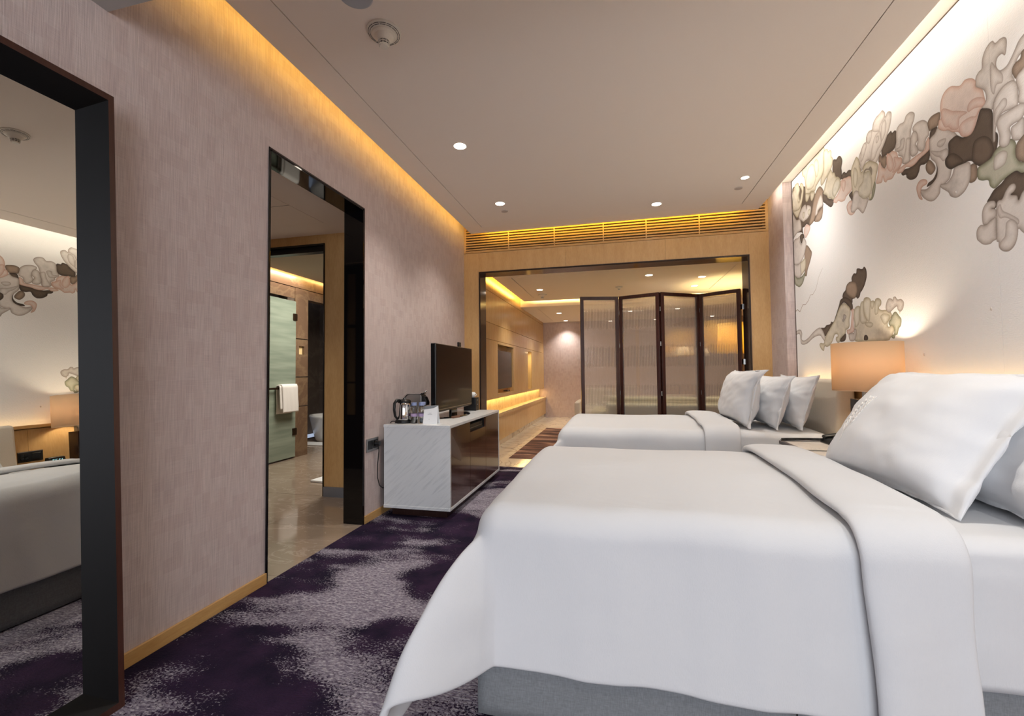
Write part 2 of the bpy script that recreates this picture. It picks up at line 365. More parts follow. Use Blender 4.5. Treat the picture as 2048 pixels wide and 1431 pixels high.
# vestibule and bathroom floor slabs
def slab(x0, x1, y0, y1, m, g=0.0015, par=None): return box('floor_slab', (x0 + g, x1 - g, y0 + g, y1 - g, -0.05, 0.0), m, par)
vf = bpy.data.objects.new('floor', None); C.objects.link(vf); vf.location = (-3, 3, 0); vf['kind'] = 'structure'; BASE[vf.name] = Vector(vf.location)
box('grout', (-5.2, WL - 0.001, 1.2, 9.2, -0.054, -0.003), 'grout', vf)
for (x0, x1) in ((-3.15, -2.47), (-2.47, WL)):
    for (y0, y1) in ((1.2, 2.05), (2.05, 2.76), (2.76, 3.469)): slab(x0, x1, y0, y1, 'brown_marble', 0.001, vf)
for i in range(3):
    for j in range(6): slab(-5.1 + i * 0.88, -5.1 + (i + 1) * 0.88, 3.472 + j * 0.9, 3.472 + (j + 1) * 0.9, 'brown_marble', 0.0012, vf)
# living room floor
lf = bpy.data.objects.new('floor', None); C.objects.link(lf); lf.location = (0, 7, 0); lf['kind'] = 'structure'; BASE[lf.name] = Vector(lf.location)
box('grout', (-1.80, 3.0, 4.97, 10.8, -0.054, -0.003), 'grout', lf)
for (x0, x1) in ((-1.80, -0.9), (-0.9, 0.1), (0.1, 1.0), (1.0, 1.668), (1.668, 3.0)): slab(x0, x1, 4.97, 5.46, 'living_marble', 0.001, lf)
for j in range(3): slab(-1.80, -1.35, 5.46 + j * 1.04, 5.46 + (j + 1) * 1.04, 'living_marble', 0.001, lf)
for (x0, x1) in ((-1.80, -0.9), (-0.9, 0.1), (0.1, 1.1), (1.1, 2.1), (2.1, 3.0)):
    slab(x0, x1, 8.58, 9.6, 'living_marble', 0.001, lf); slab(x0, x1, 9.6, 10.8, 'living_marble', 0.001, lf)
box('carpet_inset', (-1.35, 3.0, 5.46, 8.58, -0.05, 0.002), 'living_carpet', lf)
# ceiling: high cove ceiling plus dropped slab with recessed shadow groove
ZC = 2.75
sbox('ceiling', (-1.95, 1.80, -3.05, 5.3, 2.885, 2.95), 'cove_paint')
def framed_slab(name, X0, X1, Y0, Y1, z, gx0, gx1, gy0, gy1, g=0.006, th=0.03):
    """slab with a thin routed rectangular groove"""
    bm = bmesh.new()
    bx(bm, X0, gx0, Y0, Y1, z, z + th); bx(bm, gx1, X1, Y0, Y1, z, z + th)
    bx(bm, gx0, gx1, Y0, gy0, z, z + th); bx(bm, gx0, gx1, gy1, Y1, z, z + th)
    bx(bm, gx0 + g, gx1 - g, gy0 + g * .3, gy1 - g * .3, z, z + th)
    o = struct(name, bm, 'ceiling_paint')
    box('shadow_groove', (gx0 - 0.01, gx1 + 0.01, gy0 - 0.01, gy1 + 0.01, z + 0.012, z + th - 0.001), 'groove', o)
    return o
dc = framed_slab('ceiling', -1.665, 1.459, 1.19, 4.965, ZC, -1.473, 1.256, 1.30, 4.77)
for b in ((-1.62, -1.605, 1.2, 4.9, ZC + 0.03, ZC + 0.06),): box('cove_lip', b, 'cove_paint', dc)
# near soffit
sbox('ceiling', (WL, MU, -3.0, 1.19, 2.421, 2.885), 'bulkhead')
# right wall: mural wall, maple dado ledge, return by the partition
sbox('wall_right', (MU, MU + 0.12, -3.0, 4.664, 0, 2.9), 'wall_plain')
sbox('wall_return', (WR, MU + 0.12, 4.664, 5.30, 0, 2.883), 'wallpaper_y')
dd = sbox('trim_1', (MU - 0.002, MU, -3.0, 4.664, 0, 0.985), 'maple')
CLOUDS = [
 ('B', "3773 1624 3760 1654 3728 1669 3711 1697 3675 1716 3636 1716 3634 1743 3603 1767 3571 1762 3560 1790 3532 1788 3506 1777 3484 1775 3466 1784 3442 1760 3438 1712 3466 1660 3503 1626 3521 1617 3537 1590 3565 1580 3582 1593 3606 1588 3630 1586 3637 1561 3685 1574 3743 1604"),
 ('M', "3636 1716 3580 1697 3560 1644 3577 1607 3606 1588 3663 1606 3715 1646 3711 1697 3675 1716"),
 ('B', "3926 1457 3878 1511 3829 1575 3805 1609 3742 1619 3673 1593 3637 1556 3632 1520 3660 1509 3706 1556 3765 1581 3832 1543 3879 1495 3927 1452 3975 1418 4038 1368 4076 1357 4123 1398 4146 1429 4083 1426 4045 1442 3985 1444 3961 1461"),
 ('T', "4667 1440 4620 1456 4556 1451 4528 1415 4540 1365 4487 1348 4396 1367 4308 1403 4224 1428 4158 1433 4110 1403 4076 1354 4066 1319 4091 1315 4133 1347 4163 1367 4229 1369 4312 1354 4414 1321 4505 1312 4558 1327 4570 1373 4583 1413 4623 1420 4670 1411"),
 ('Y', "4091 1321 4063 1359 4000 1404 3951 1438 3903 1471 3855 1525 3808 1566 3755 1578 3706 1556 3668 1525 3666 1484 3684 1446 3687 1400 3708 1381 3739 1374 3746 1349 3783 1331 3827 1313 3839 1292 3872 1289 3898 1313 3891 1334 3868 1337 3872 1354 3911 1354 3936 1326 3967 1295 4010 1273 4052 1267 4088 1272 4109 1238 4153 1255 4182 1292 4155 1305 4105 1299"),
 ('B', "3783 1336 3746 1349 3741 1322 3765 1295 3828 1294 3827 1313"),
 ('T', "3766 1494 3731 1482 3738 1462 3775 1440 3790 1453 3773 1466"),
 ('K', "3651 1487 3655 1513 3621 1516 3604 1491 3626 1439 3630 1384 3612 1362 3661 1346 3711 1340 3729 1373 3679 1379 3661 1428"),
 ('Gn', "3134 1429 3109 1404 3087 1380 3093 1343 3114 1324 3129 1292 3150 1287 3162 1269 3186 1275 3189 1288 3163 1299 3168 1338 3202 1350 3215 1373 3192 1393 3177 1413 3155 1429"),
 ('Y', "3618 1413 3624 1464 3606 1517 3564 1528 3532 1521 3527 1540 3495 1549 3480 1569 3442 1570 3405 1549 3398 1534 3373 1536 3358 1528 3345 1542 3317 1544 3287 1526 3285 1498 3309 1484 3306 1470 3276 1459 3239 1456 3196 1441 3177 1413 3200 1389 3223 1370 3217 1347 3181 1350 3161 1329 3170 1299 3200 1276 3230 1261 3375 1266 3609 1282 3605 1332 3621 1373"),
 ('Yi', "3487 1466 3491 1544 3442 1569 3401 1544 3410 1484 3423 1410 3456 1414"),
 ('Yi', "3544 1424 3532 1531 3495 1549 3487 1466 3457 1410 3505 1396"),
 ('Yi', "3408 1512 3402 1535 3365 1533 3368 1497 3393 1482"),
 ('Yi', "3362 1468 3353 1532 3317 1544 3284 1523 3289 1494 3313 1480 3324 1445 3356 1440"),
 ('Yi', "3298 1423 3255 1436 3198 1415 3218 1383 3253 1364 3281 1385"),
 ('Yi', "3483 1398 3423 1401 3384 1383 3409 1362 3459 1372"),
 ('Yi', "3618 1413 3624 1464 3606 1517 3546 1525 3542 1453 3554 1406 3602 1381"),
 ('T', "3239 1465 3229 1499 3206 1521 3177 1517 3164 1508 3156 1522 3135 1522 3116 1502 3083 1499 3058 1476 3067 1440 3094 1425 3117 1439 3125 1461 3153 1453 3190 1436 3218 1438"),
 ('T', "3694 1298 3701 1340 3652 1348 3633 1344 3626 1368 3598 1368 3595 1341 3607 1307 3627 1288 3666 1286"),
 ('B', "3500 1284 3494 1313 3467 1315 3451 1300 3457 1281"),
 ('M', "4421 2117 4379 2187 4336 2169 4296 2130 4271 2101 4280 2067 4319 2016 4367 1965 4392 1918 4436 1936 4424 1991"),
 ('Gn', "4654 1990 4600 1945 4520 1935 4458 1947 4418 1964 4438 1911 4479 1869 4543 1849 4590 1861 4653 1900"),
 ('Y', "4558 2054 4478 2074 4409 2082 4398 2035 4417 1983 4472 1957 4519 1948 4546 2006"),
 ('T', "4668 2000 4660 2099 4574 2064 4517 2070 4514 2011 4503 1957 4544 1931 4615 1955"),
 ('T', "4670 2101 4654 2298 4554 2308 4506 2313 4510 2263 4474 2230 4440 2271 4410 2262 4376 2218 4387 2170 4429 2112 4478 2080 4558 2061"),
 ('B', "4662 2301 4650 2351 4566 2358 4473 2336 4436 2311 4440 2364 4402 2364 4350 2372 4295 2338 4238 2347 4210 2350 4145 2322 4094 2317 4054 2338 4037 2407 4034 2440 4129 2536 4257 2641 4396 2730 4629 2814 4642 2697 4655 2500"),
 ('K', "4414 2305 4403 2352 4350 2369 4288 2333 4298 2299 4343 2270 4388 2259"),
 ('B', "4498 2317 4429 2309 4410 2265 4440 2271 4473 2233 4502 2261"),
 ('T', "4659 2346 4653 2560 4573 2485 4494 2465 4468 2398 4479 2357 4566 2358 4625 2343"),
 ('M', "4275 2403 4244 2453 4203 2529 4152 2581 4073 2595 4004 2509 4034 2440 4100 2412 4141 2386 4181 2376 4210 2350 4280 2340 4307 2364"),
 ('T', "4180 2388 4163 2441 4119 2496 4066 2522 4033 2463 4042 2420 4086 2419 4126 2410 4141 2386"),
 ('M', "4197 2346 4140 2392 4074 2409 4036 2412 4047 2353 4094 2317 4145 2323"),
 ('Y', "4647 2598 4639 2696 4614 2794 4564 2800 4529 2818 4500 2780 4498 2707 4480 2635 4444 2608 4464 2551 4506 2515 4547 2497 4594 2526"),
 ('T', "4524 2488 4473 2535 4425 2556 4365 2553 4346 2508 4337 2536 4268 2504 4256 2475 4273 2439 4332 2416 4383 2415 4421 2415 4465 2442"),
 ('Yi', "4433 2457 4429 2500 4392 2494 4395 2457 4411 2443"),
 ('Yi', "4322 2450 4319 2480 4283 2485 4271 2456 4294 2431"),
 ('Y', "4648 2604 4641 2761 4598 2786 4584 2818 4515 2812 4490 2779 4478 2724 4509 2681 4518 2639 4480 2633 4449 2680 4436 2706 4470 2756 4462 2781 4435 2778 4396 2739 4401 2670 4433 2606 4468 2575 4524 2559"),
 ('Y', "4416 2891 4368 2896 4246 2895 4113 2886 3997 2886 3974 2850 3995 2796 4002 2703 4049 2659 4095 2642 4147 2622 4172 2595 4247 2617 4287 2611 4357 2635 4360 2733 4375 2797 4415 2837"),
 ('Yi', "4350 2728 4323 2805 4269 2850 4201 2844 4157 2790 4146 2701 4187 2647 4255 2642 4323 2669"),
 ('Yi', "4173 2831 4134 2851 4091 2813 4087 2742 4128 2693 4160 2754"),
 ('Y', "4361 2583 4356 2647 4277 2616 4268 2600 4321 2564"),
 ('Y', "4261 2562 4257 2617 4182 2595 4184 2562 4234 2535"),
 ('Y', "3995 2796 3992 2843 3957 2848 3925 2833 3910 2808 3886 2808 3863 2783 3866 2749 3844 2716 3855 2675 3881 2648 3923 2628 3975 2610 4010 2594 4054 2592 4059 2647 4012 2687 3999 2742"),
 ('B', "3859 2622 3845 2701 3814 2698 3792 2687 3761 2695 3725 2677 3703 2633 3720 2589 3716 2550 3730 2505 3788 2530 3846 2578"),
 ('B', "4029 2452 4032 2530 3967 2488 3937 2440 3859 2406 3862 2369 3902 2357 3957 2393 3997 2424"),
 ('Y', "4015 2527 3977 2580 3940 2627 3881 2648 3860 2615 3829 2601 3809 2562 3772 2543 3741 2506 3748 2453 3811 2422 3859 2402 3905 2428 3945 2444 3968 2476 4017 2508"),
 ('Yi', "3872 2446 3860 2503 3810 2539 3758 2524 3746 2482 3779 2443 3835 2416"),
 ('B', "3730 2512 3709 2540 3677 2538 3657 2520 3622 2526 3583 2505 3585 2463 3660 2485 3702 2492"),
 ('K', "3745 2451 3742 2491 3694 2497 3652 2486 3618 2480 3583 2455 3570 2400 3592 2363 3641 2354 3669 2347 3692 2330 3742 2339 3785 2362 3816 2357 3861 2384 3843 2404 3796 2416"),
 ('Ki', "3727 2444 3717 2488 3668 2467 3679 2417 3708 2403"),
 ('B', "3628 2345 3579 2361 3557 2395 3576 2215 3596 2222 3597 2294"),
 ('K', "3667 2265 3656 2287 3625 2298 3592 2291 3585 2260 3609 2249 3591 2237 3569 2275 3550 2277 3530 2240 3556 2194 3604 2189 3646 2216"),
 ('B', "3213 2419 3218 2471 3183 2498 3165 2528 3117 2541 3103 2523 3072 2521 3060 2486 3070 2440 3094 2414 3141 2413 3188 2417"),
 ('M', "3255 2419 3235 2455 3212 2424 3180 2418 3166 2392 3177 2348 3201 2345 3224 2375"),
 ('T', "3469 2489 3485 2545 3453 2583 3422 2611 3389 2612 3382 2643 3353 2664 3313 2657 3297 2690 3261 2710 3219 2711 3193 2716 3167 2685 3164 2660 3140 2674 3106 2654 3104 2620 3123 2573 3148 2538 3183 2498 3227 2461 3272 2422 3306 2423 3348 2464 3393 2480 3453 2444"),
 ('Ti', "3339 2465 3326 2530 3286 2592 3234 2604 3219 2576 3215 2514 3258 2492 3296 2454"),
 ('Ti', "3219 2576 3207 2630 3173 2645 3159 2613 3171 2556 3214 2524"),
 ('Ti', "3380 2605 3377 2645 3344 2664 3313 2648 3320 2610 3349 2584"),
 ('Ti', "3458 2510 3454 2573 3412 2616 3381 2595 3393 2558 3429 2518"),
 ('Ti', "3309 2645 3288 2695 3235 2711 3194 2711 3167 2681 3181 2654 3215 2634 3234 2604"),
 ('Ti', "3276 2556 3270 2583 3244 2580 3242 2553 3264 2540"),
 ('Y', "3593 2468 3585 2514 3546 2552 3509 2570 3477 2525 3470 2478 3449 2436 3422 2467 3366 2472 3305 2438 3264 2404 3267 2369 3287 2328 3298 2292 3310 2236 3339 2202 3375 2210 3387 2236 3428 2239 3475 2265 3522 2300 3564 2283 3581 2345"),
 ('T', "3585 2291 3560 2337 3510 2328 3391 2232 3393 2202 3434 2159 3463 2153 3509 2197 3529 2204 3570 2197 3610 2222"),
 ('Gi', "3437 2394 3425 2431 3396 2434 3369 2422 3346 2426 3326 2396 3337 2360 3353 2398 3379 2418 3407 2420 3423 2388"),
 ('Yi', "3502 2297 3499 2345 3448 2367 3436 2414 3398 2413 3353 2398 3338 2355 3332 2307 3344 2260 3382 2234 3438 2242 3475 2270"),
 ('Yi', "3566 2406 3554 2500 3529 2500 3501 2460 3505 2402 3538 2361"),
 ('Gn', "3347 2220 3335 2262 3305 2306 3294 2280 3310 2231 3339 2202 3375 2210"),
 ('K', "3289 2289 3269 2335 3257 2385 3239 2407 3217 2362 3177 2339 3170 2384 3164 2420 3133 2410 3110 2413 3066 2382 3054 2347 3026 2334 3020 2304 3044 2277 3089 2265 3121 2246 3167 2256 3183 2249 3206 2268 3213 2296 3223 2270 3248 2271"),
 ('Ki', "3169 2340 3165 2411 3133 2405 3106 2358 3101 2313 3133 2294"),
 ('Ki', "3097 2368 3054 2343 3023 2323 3036 2288 3081 2276 3118 2283 3093 2314"),
 ('B', "3032 2240 3003 2249 2948 2238 2882 2247 2818 2259 2788 2261 2794 2213 2828 2200 2865 2208 2879 2180 2907 2157 2953 2166 2985 2192 2991 2212 3019 2220"),
 ('K', "3074 2259 3044 2277 2973 2277 2899 2281 2829 2282 2815 2317 2790 2329 2788 2269 2819 2255 2869 2249 2908 2237 2948 2238 2988 2256 3024 2241"),
 ('T', "2916 2432 2915 2453 2881 2461 2831 2447 2797 2414 2787 2374 2789 2342 2814 2329 2822 2295 2842 2279 2872 2295 2890 2329 2881 2360 2898 2404"),
 ('T', "2938 2399 2923 2422 2897 2423 2879 2394 2881 2360 2895 2345 2881 2316 2879 2293 2905 2284 2938 2296 2949 2337"),
 ('T', "3087 2406 3070 2445 3067 2495 3057 2523 3027 2534 2992 2528 2969 2552 2928 2550 2897 2523 2902 2491 2928 2452 2937 2407 2940 2373 2949 2333 2944 2299 2953 2276 2987 2274 3021 2295 3019 2330 3053 2356 3052 2375"),
 ('Ti', "3036 2404 3030 2433 3005 2438 2988 2425 2997 2389 3016 2371 3073 2390 3080 2407"),
 ('Ti', "2978 2415 2951 2412 2939 2390 2949 2337 2952 2280 2987 2279 3014 2296 2988 2361"),
 ('M', "2797 2409 2772 2429 2731 2426 2701 2413 2706 2375 2730 2351 2765 2358 2785 2361"),
 ('B', "2787 2328 2776 2356 2747 2357 2725 2348 2738 2322 2762 2310 2785 2312"),
 ('M', "2821 2157 2823 2193 2793 2207 2757 2162 2754 2134 2788 2122"),
 ('T', "2790 2260 2786 2314 2747 2327 2718 2345 2649 2300 2594 2238 2580 2187 2600 2134 2636 2087 2656 2044 2701 2030 2719 2031 2730 1996 2768 1977 2806 1985 2844 2014 2868 2044 2871 2074 2822 2060 2772 2081 2742 2108 2748 2165 2783 2209"),
 ('K', "2907 2095 2889 2124 2858 2128 2823 2110 2820 2087 2860 2083 2873 2053 2860 2016 2889 2035"),
 ('B', "2810 2087 2771 2094 2745 2123 2743 2159 2736 2126 2747 2090 2782 2071 2821 2070"),
 ('Ti', "2733 2252 2727 2269 2704 2271 2669 2259 2679 2238 2707 2232"),
 ('Ti', "2781 2249 2754 2209 2719 2184 2693 2152 2657 2161 2664 2204 2717 2217"),
 ('M', "2537 1986 2525 2048 2488 2043 2479 1997 2492 1967 2522 1965"),
 ('T', "2719 2025 2718 2041 2674 2032 2638 2055 2619 2085 2570 2082 2524 2066 2519 2021 2529 1977 2563 1941 2612 1930 2653 1952 2668 1978 2693 2001"),
 ('T', "2468 2401 2467 2440 2450 2457 2431 2462 2427 2496 2413 2526 2389 2544 2366 2544 2352 2524 2327 2524 2306 2516 2295 2496 2298 2461 2307 2436 2323 2453 2345 2450 2353 2425 2343 2396 2327 2385 2301 2386 2279 2404 2258 2428 2241 2448 2217 2459 2175 2465 2181 2351 2232 2388 2266 2354 2276 2328 2269 2294 2327 2299 2363 2280 2378 2247 2392 2240 2423 2262 2441 2284 2416 2305 2423 2352"),
 ('Ti', "2387 2422 2376 2453 2355 2416 2324 2364 2326 2328 2356 2336 2371 2303 2387 2337"),
 ('B', "2678 2119 2680 2153 2657 2174 2654 2225 2627 2237 2594 2235 2555 2205 2508 2211 2477 2230 2452 2276 2431 2275 2385 2236 2383 2154 2361 2114 2368 2061 2390 2026 2432 2011 2474 2025 2516 2069 2563 2078 2603 2084 2645 2087"),
 ('Bi', "2506 2112 2489 2152 2438 2149 2399 2111 2388 2054 2424 2019 2474 2028 2509 2065"),
 ('Bi', "2669 2115 2676 2151 2640 2166 2599 2140 2562 2090 2603 2087 2644 2091"),
 ('K', "2700 2421 2692 2470 2664 2499 2620 2500 2564 2467 2531 2474 2494 2458 2469 2430 2467 2399 2433 2365 2424 2330 2419 2297 2437 2285 2452 2276 2476 2242 2493 2209 2524 2195 2563 2212 2585 2246 2625 2268 2650 2291 2684 2306 2718 2338 2712 2375 2693 2384"),
 ('Ki', "2524 2330 2508 2351 2470 2349 2428 2323 2419 2297 2437 2287 2480 2304 2518 2308"),
 ('Ki', "2581 2250 2567 2280 2512 2280 2475 2265 2459 2280 2469 2243 2490 2207 2517 2194 2563 2212"),
 ('Ki', "2698 2380 2674 2321 2649 2307 2625 2280 2584 2265 2573 2309 2525 2312 2587 2355 2619 2374 2669 2416 2691 2416"),
 ('Gn', "2482 1971 2479 2016 2443 2024 2404 2030 2385 2048 2361 2060 2329 2063 2295 2061 2275 2031 2277 1991 2259 1945 2228 1930 2231 1877 2278 1905 2338 1905 2375 1889 2396 1886 2416 1907 2424 1936 2458 1949"),
 ('Ti', "2389 1967 2386 2021 2349 2034 2319 2015 2325 1980 2344 1965"),
 ('T', "2383 2204 2378 2262 2354 2293 2318 2311 2277 2305 2255 2274 2253 2223 2259 2187 2292 2188 2333 2194 2356 2173 2371 2143 2376 2096 2389 2103"),
 ('Ti', "2375 2222 2347 2247 2325 2256 2309 2243 2311 2217 2333 2204 2355 2188 2374 2164"),
 ('M', "2277 2336 2274 2359 2257 2370 2237 2373 2228 2396 2198 2388 2202 2310 2237 2312 2261 2300"),
 ('T', "2261 2300 2232 2320 2202 2317 2210 2167 2255 2195 2251 2239"),
 ('T', "2366 2159 2355 2184 2329 2191 2292 2188 2259 2187 2240 2185 2218 2165 2231 2131 2251 2117 2279 2118 2300 2112 2297 2085 2303 2055 2316 2040 2342 2045 2358 2068 2355 2105"),
 ('T', "2296 2106 2271 2114 2232 2117 2237 2034 2264 2038 2291 2056"),
 ('M', "2280 1985 2276 2020 2258 2038 2222 2044 2228 1937 2259 1945 2275 1964"),
 ('B', "2435 1837 2419 1859 2394 1881 2357 1893 2329 1909 2282 1916 2254 1894 2211 1886 2217 1780 2276 1788 2316 1827 2352 1818 2380 1805 2399 1792 2413 1801 2393 1818"),
 ('T', "2387 1807 2374 1824 2356 1823 2337 1850 2314 1868 2293 1866 2285 1848 2295 1833 2312 1825 2283 1810 2276 1788 2254 1817 2215 1815 2226 1620 2264 1647 2283 1668 2289 1640 2303 1606 2330 1587 2360 1592 2382 1613 2385 1641 2395 1652 2393 1731"),
 ('Ti', "2382 1766 2381 1793 2366 1804 2355 1772 2321 1745 2281 1708 2286 1687 2322 1722 2348 1738 2370 1742"),
 ('Ti', "2347 1676 2340 1713 2314 1719 2290 1696 2286 1657 2298 1616 2330 1591 2364 1597 2381 1621 2371 1641 2352 1655"),
 ('T', "2503 1692 2501 1729 2479 1747 2450 1741 2420 1752 2392 1754 2393 1699 2393 1659 2412 1653 2431 1645 2465 1652 2491 1674"),
 ('T', "2466 1755 2467 1796 2455 1825 2430 1839 2397 1831 2389 1812 2396 1799 2413 1802 2390 1789 2392 1758 2421 1748 2440 1738 2460 1743"),
]
THREAD = [(4651, 1638), (4613, 1647), (4559, 1619), (4492, 1674), (4432, 1668), (4371, 1693), (4325, 1735), (4276, 1732), (4212, 1769), (4152, 1858), (4078, 1917)]
# maple half wall behind the beds, with panels and a capping ledge
dado = bpy.data.objects.new('wall_dado', None); C.objects.link(dado); dado.location = (1.66, 3, 0); dado['kind'] = 'structure'; BASE[dado.name] = Vector(dado.location)
ys = [-3.0, -1.6, -0.3, 1.0, 2.62, 2.78, 3.42, 4.664]
for a, b in zip(ys, ys[1:]): box('panel', (1.625, MU - 0.003, a + 0.001, b - 0.001, 0.0, 0.965), 'maple', dado)
box('ledge', (1.598, MU - 0.003, -3.0, 4.664, 0.972, 1.000), 'maple_trim', dado, bevel=0.002)
# rear wall; its unseen window is added for the cool fill light
bm = bmesh.new()
for b in ((-1.95, 1.80, -3.15, -3.0, 0, 0.5), (-1.95, 1.80, -3.15, -3.0, 2.5, 2.95), (-1.95, -1.2, -3.15, -3.0, 0.5, 2.5), (1.75, 1.80, -3.15, -3.0, 0.5, 2.5)): bx(bm, *b)
struct('wall_rear', bm, 'wall_plain')
wn_ = bpy.data.objects.new('added_window', None); C.objects.link(wn_); wn_.location = (0.28, -3.07, 0.5); wn_['kind'] = 'structure'; BASE[wn_.name] = Vector(wn_.location)
for b in ((-1.2, 1.75, -3.10, -3.04, 0.5, 0.55), (-1.2, 1.75, -3.10, -3.04, 2.45, 2.5), (-1.2, -1.15, -3.10, -3.04, 0.5, 2.5), (1.70, 1.75, -3.10, -3.04, 0.5, 2.5), (0.25, 0.30, -3.10, -3.04, 0.5, 2.5)): box('window_frame', b, 'bronze', wn_)
# ---- partition: maple panels round the wide opening
YP = 5.08
pt = bpy.data.objects.new('wall_partition', None); C.objects.link(pt); pt.location = (0, YP, 0); pt['kind'] = 'structure'; BASE[pt.name] = Vector(pt.location)
box('panel', (WL - 0.1, -1.601, YP, YP + 0.22, 0, 2.545), 'maple', pt)
box('panel', (1.387, WR, YP, YP + 0.22, 0, 2.545), 'maple', pt)
box('panel', (-1.600, -0.55, YP, YP + 0.22, 2.305, 2.545), 'maple', pt)
box('panel', (-0.549, 0.55, YP, YP + 0.22, 2.305, 2.545), 'maple', pt)
box('panel', (0.551, 1.386, YP, YP + 0.22, 2.305, 2.545), 'maple', pt)
box('backing', (WL - 0.1, MU, YP + 0.19, YP + 0.215, 2.545, 2.9), 'black_plastic', pt)
g = 0.012
tr = bpy.data.objects.new('trim_2', None); C.objects.link(tr); tr.location = (0, YP, 0); tr['kind'] = 'structure'; BASE[tr.name] = Vector(tr.location)
box('casing', (-1.600, -1.600 + g, YP - 0.006, YP + 0.225, 0, 2.305), 'bronze_gloss', tr)
box('casing', (1.387 - g, 1.387, YP - 0.006, YP + 0.225, 0, 2.305), 'bronze_gloss', tr)
box('casing', (-1.600 + g, 1.387 - g, YP - 0.006, YP + 0.225, 2.305 - g, 2.305), 'bronze_gloss', tr)
box('edge_strip', (-1.606, -1.600, YP - 0.009, YP, 0, 2.311), 'dark_wood', tr)
box('edge_strip', (1.387, 1.393, YP - 0.009, YP, 0, 2.311), 'dark_wood', tr)
box('edge_strip', (-1.600, 1.387, YP - 0.009, YP, 2.305, 2.311), 'dark_wood', tr)
# air grille
gr = thing('air_grille', 'long maple louvred air grille above the wide opening in the partition', 'grille', (-0.1, YP, 2.55))
box('grille_frame', (WL + 0.002, 1.582, YP - 0.004, YP + 0.05, 2.548, 2.572), 'maple_trim', gr)
box('grille_frame', (WL + 0.002, WL + 0.026, YP - 0.004, YP + 0.05, 2.572, 2.884), 'maple', gr)
box('grille_frame', (1.556, 1.582, YP - 0.004, YP + 0.05, 2.572, 2.884), 'maple', gr)
for k in range(10):
    z = 2.583 + k * 0.0314
    box('slat', (WL + 0.026, 1.556, YP, YP + 0.022, z, z + 0.0160), 'maple_trim', gr)
for x in (-1.232, -0.68, -0.117, 0.352, 0.906):
    box('mullion', (x - 0.006, x + 0.006, YP - 0.003, YP + 0.04, 2.572, 2.884), 'maple', gr)
# ---- vestibule: lowered ceiling, maple wall with bathroom doorway
vc = framed_slab('ceiling', -3.4, -1.95, 1.2, 3.469, 2.36, -3.2, -2.376, 2.1, 3.2, 0.004)
sbox('ceiling', (-3.4, -1.95, 1.2, 3.6, 2.39, 2.45), 'bath_paint')
box('hatch_line', (-3.2, -2.376, 2.795, 2.799, 2.3595, 2.3601), 'groove', vc)
vr = sbox('wall_vestibule_rear', (-3.4, -1.95, 1.1, 1.2, 0, 2.45), 'dark_wood')
for z0, z1 in ((0.62, 0.98), (1.0, 1.62), (1.66, 2.25)): box('reflected_strip', (-3.03, -2.93, 1.2, 1.21, z0, z1), 'maple', vr)  # unseen strips added so the black jamb reflects a golden band
sbox('wall_vestibule_left', (-3.5, -3.4, 1.1, 3.6, 0, 2.45), 'wallpaper_y')
wb = bpy.data.objects.new('wall_bathroom', None); C.objects.link(wb); wb.location = (-2.5, 3.5, 0); wb['kind'] = 'structure'; BASE[wb.name] = Vector(wb.location)
box('panel', (-2.560, -1.95, 3.469, 3.60, 0.085, 2.40), 'maple', wb)
box('panel', (-3.4, -2.561, 3.469, 3.60, 2.276, 2.40), 'maple', wb)
box('plinth', (-2.556, -1.95, 3.452, 3.60, 0, 0.085), 'grey_stone', wb)
d2 = bpy.data.objects.new('door_2', None); C.objects.link(d2); d2.location = (-2.9, 3.5, 0); d2['kind'] = 'structure'; BASE[d2.name] = Vector(d2.location)
box('jamb', (-2.572, -2.562, 3.462, 3.61, 0, 2.278), 'black_gloss', d2)
box('lintel', (-3.4, -2.572, 3.462, 3.61, 2.262, 2.278), 'black_gloss', d2)
box('track', (-3.4, -2.572, 3.50, 3.57, 2.215, 2.262), 'black_plastic', d2)
# bathroom beyond
sbox('ceiling', (-5.3, -1.95, 3.6, 9.3, 2.52, 2.58), 'bath_paint')
sbox('ceiling', (-4.02, -1.95, 3.6, 9.3, 2.38, 2.41), 'bath_paint')
sbox('wall_bathroom_right', (-2.45, -2.35, 3.6, 9.3, 0, 2.6), 'bath_stone_dark')
sbox('wall_bathroom_far', (-5.6, -2.35, 7.3, 7.4, 0, 2.6), 'bath_stone_dark')
sbox('wall_bathroom_near', (-5.6, -3.4, 3.5, 3.6, 0, 2.6), 'bath_stone')
sbox('wall_bathroom_left', (-5.6, -5.5, 3.5, 7.4, 0, 2.6), 'bath_stone_dark')
bs = bpy.data.objects.new('wall_stone', None); C.objects.link(bs); bs.location = (-4.2, 5.1, 0); bs['kind'] = 'structure'; BASE[bs.name] = Vector(bs.location)
XS = -4.145
box('stone_slab', (XS - 0.12, XS, 3.6, 4.2, 2.255, 2.52), 'bath_stone', bs)
box('stone_slab', (XS - 0.12, XS, 4.203, 5.4, 2.255, 2.52), 'bath_stone', bs)
box('stone_slab', (XS - 0.12, XS, 5.403, 7.3, 2.255, 2.52), 'bath_stone', bs)
box('stone_slab', (XS - 0.12, XS, 3.6, 4.995, 2.10, 2.245), 'bath_stone', bs)
box('stone_slab', (XS - 0.12, XS, 5.26, 7.3, 2.12, 2.245), 'bath_stone', bs)
box('stone_slab', (XS - 0.14, XS - 0.005, 4.87, 4.995, 0, 2.10), 'bath_stone_dark', bs)
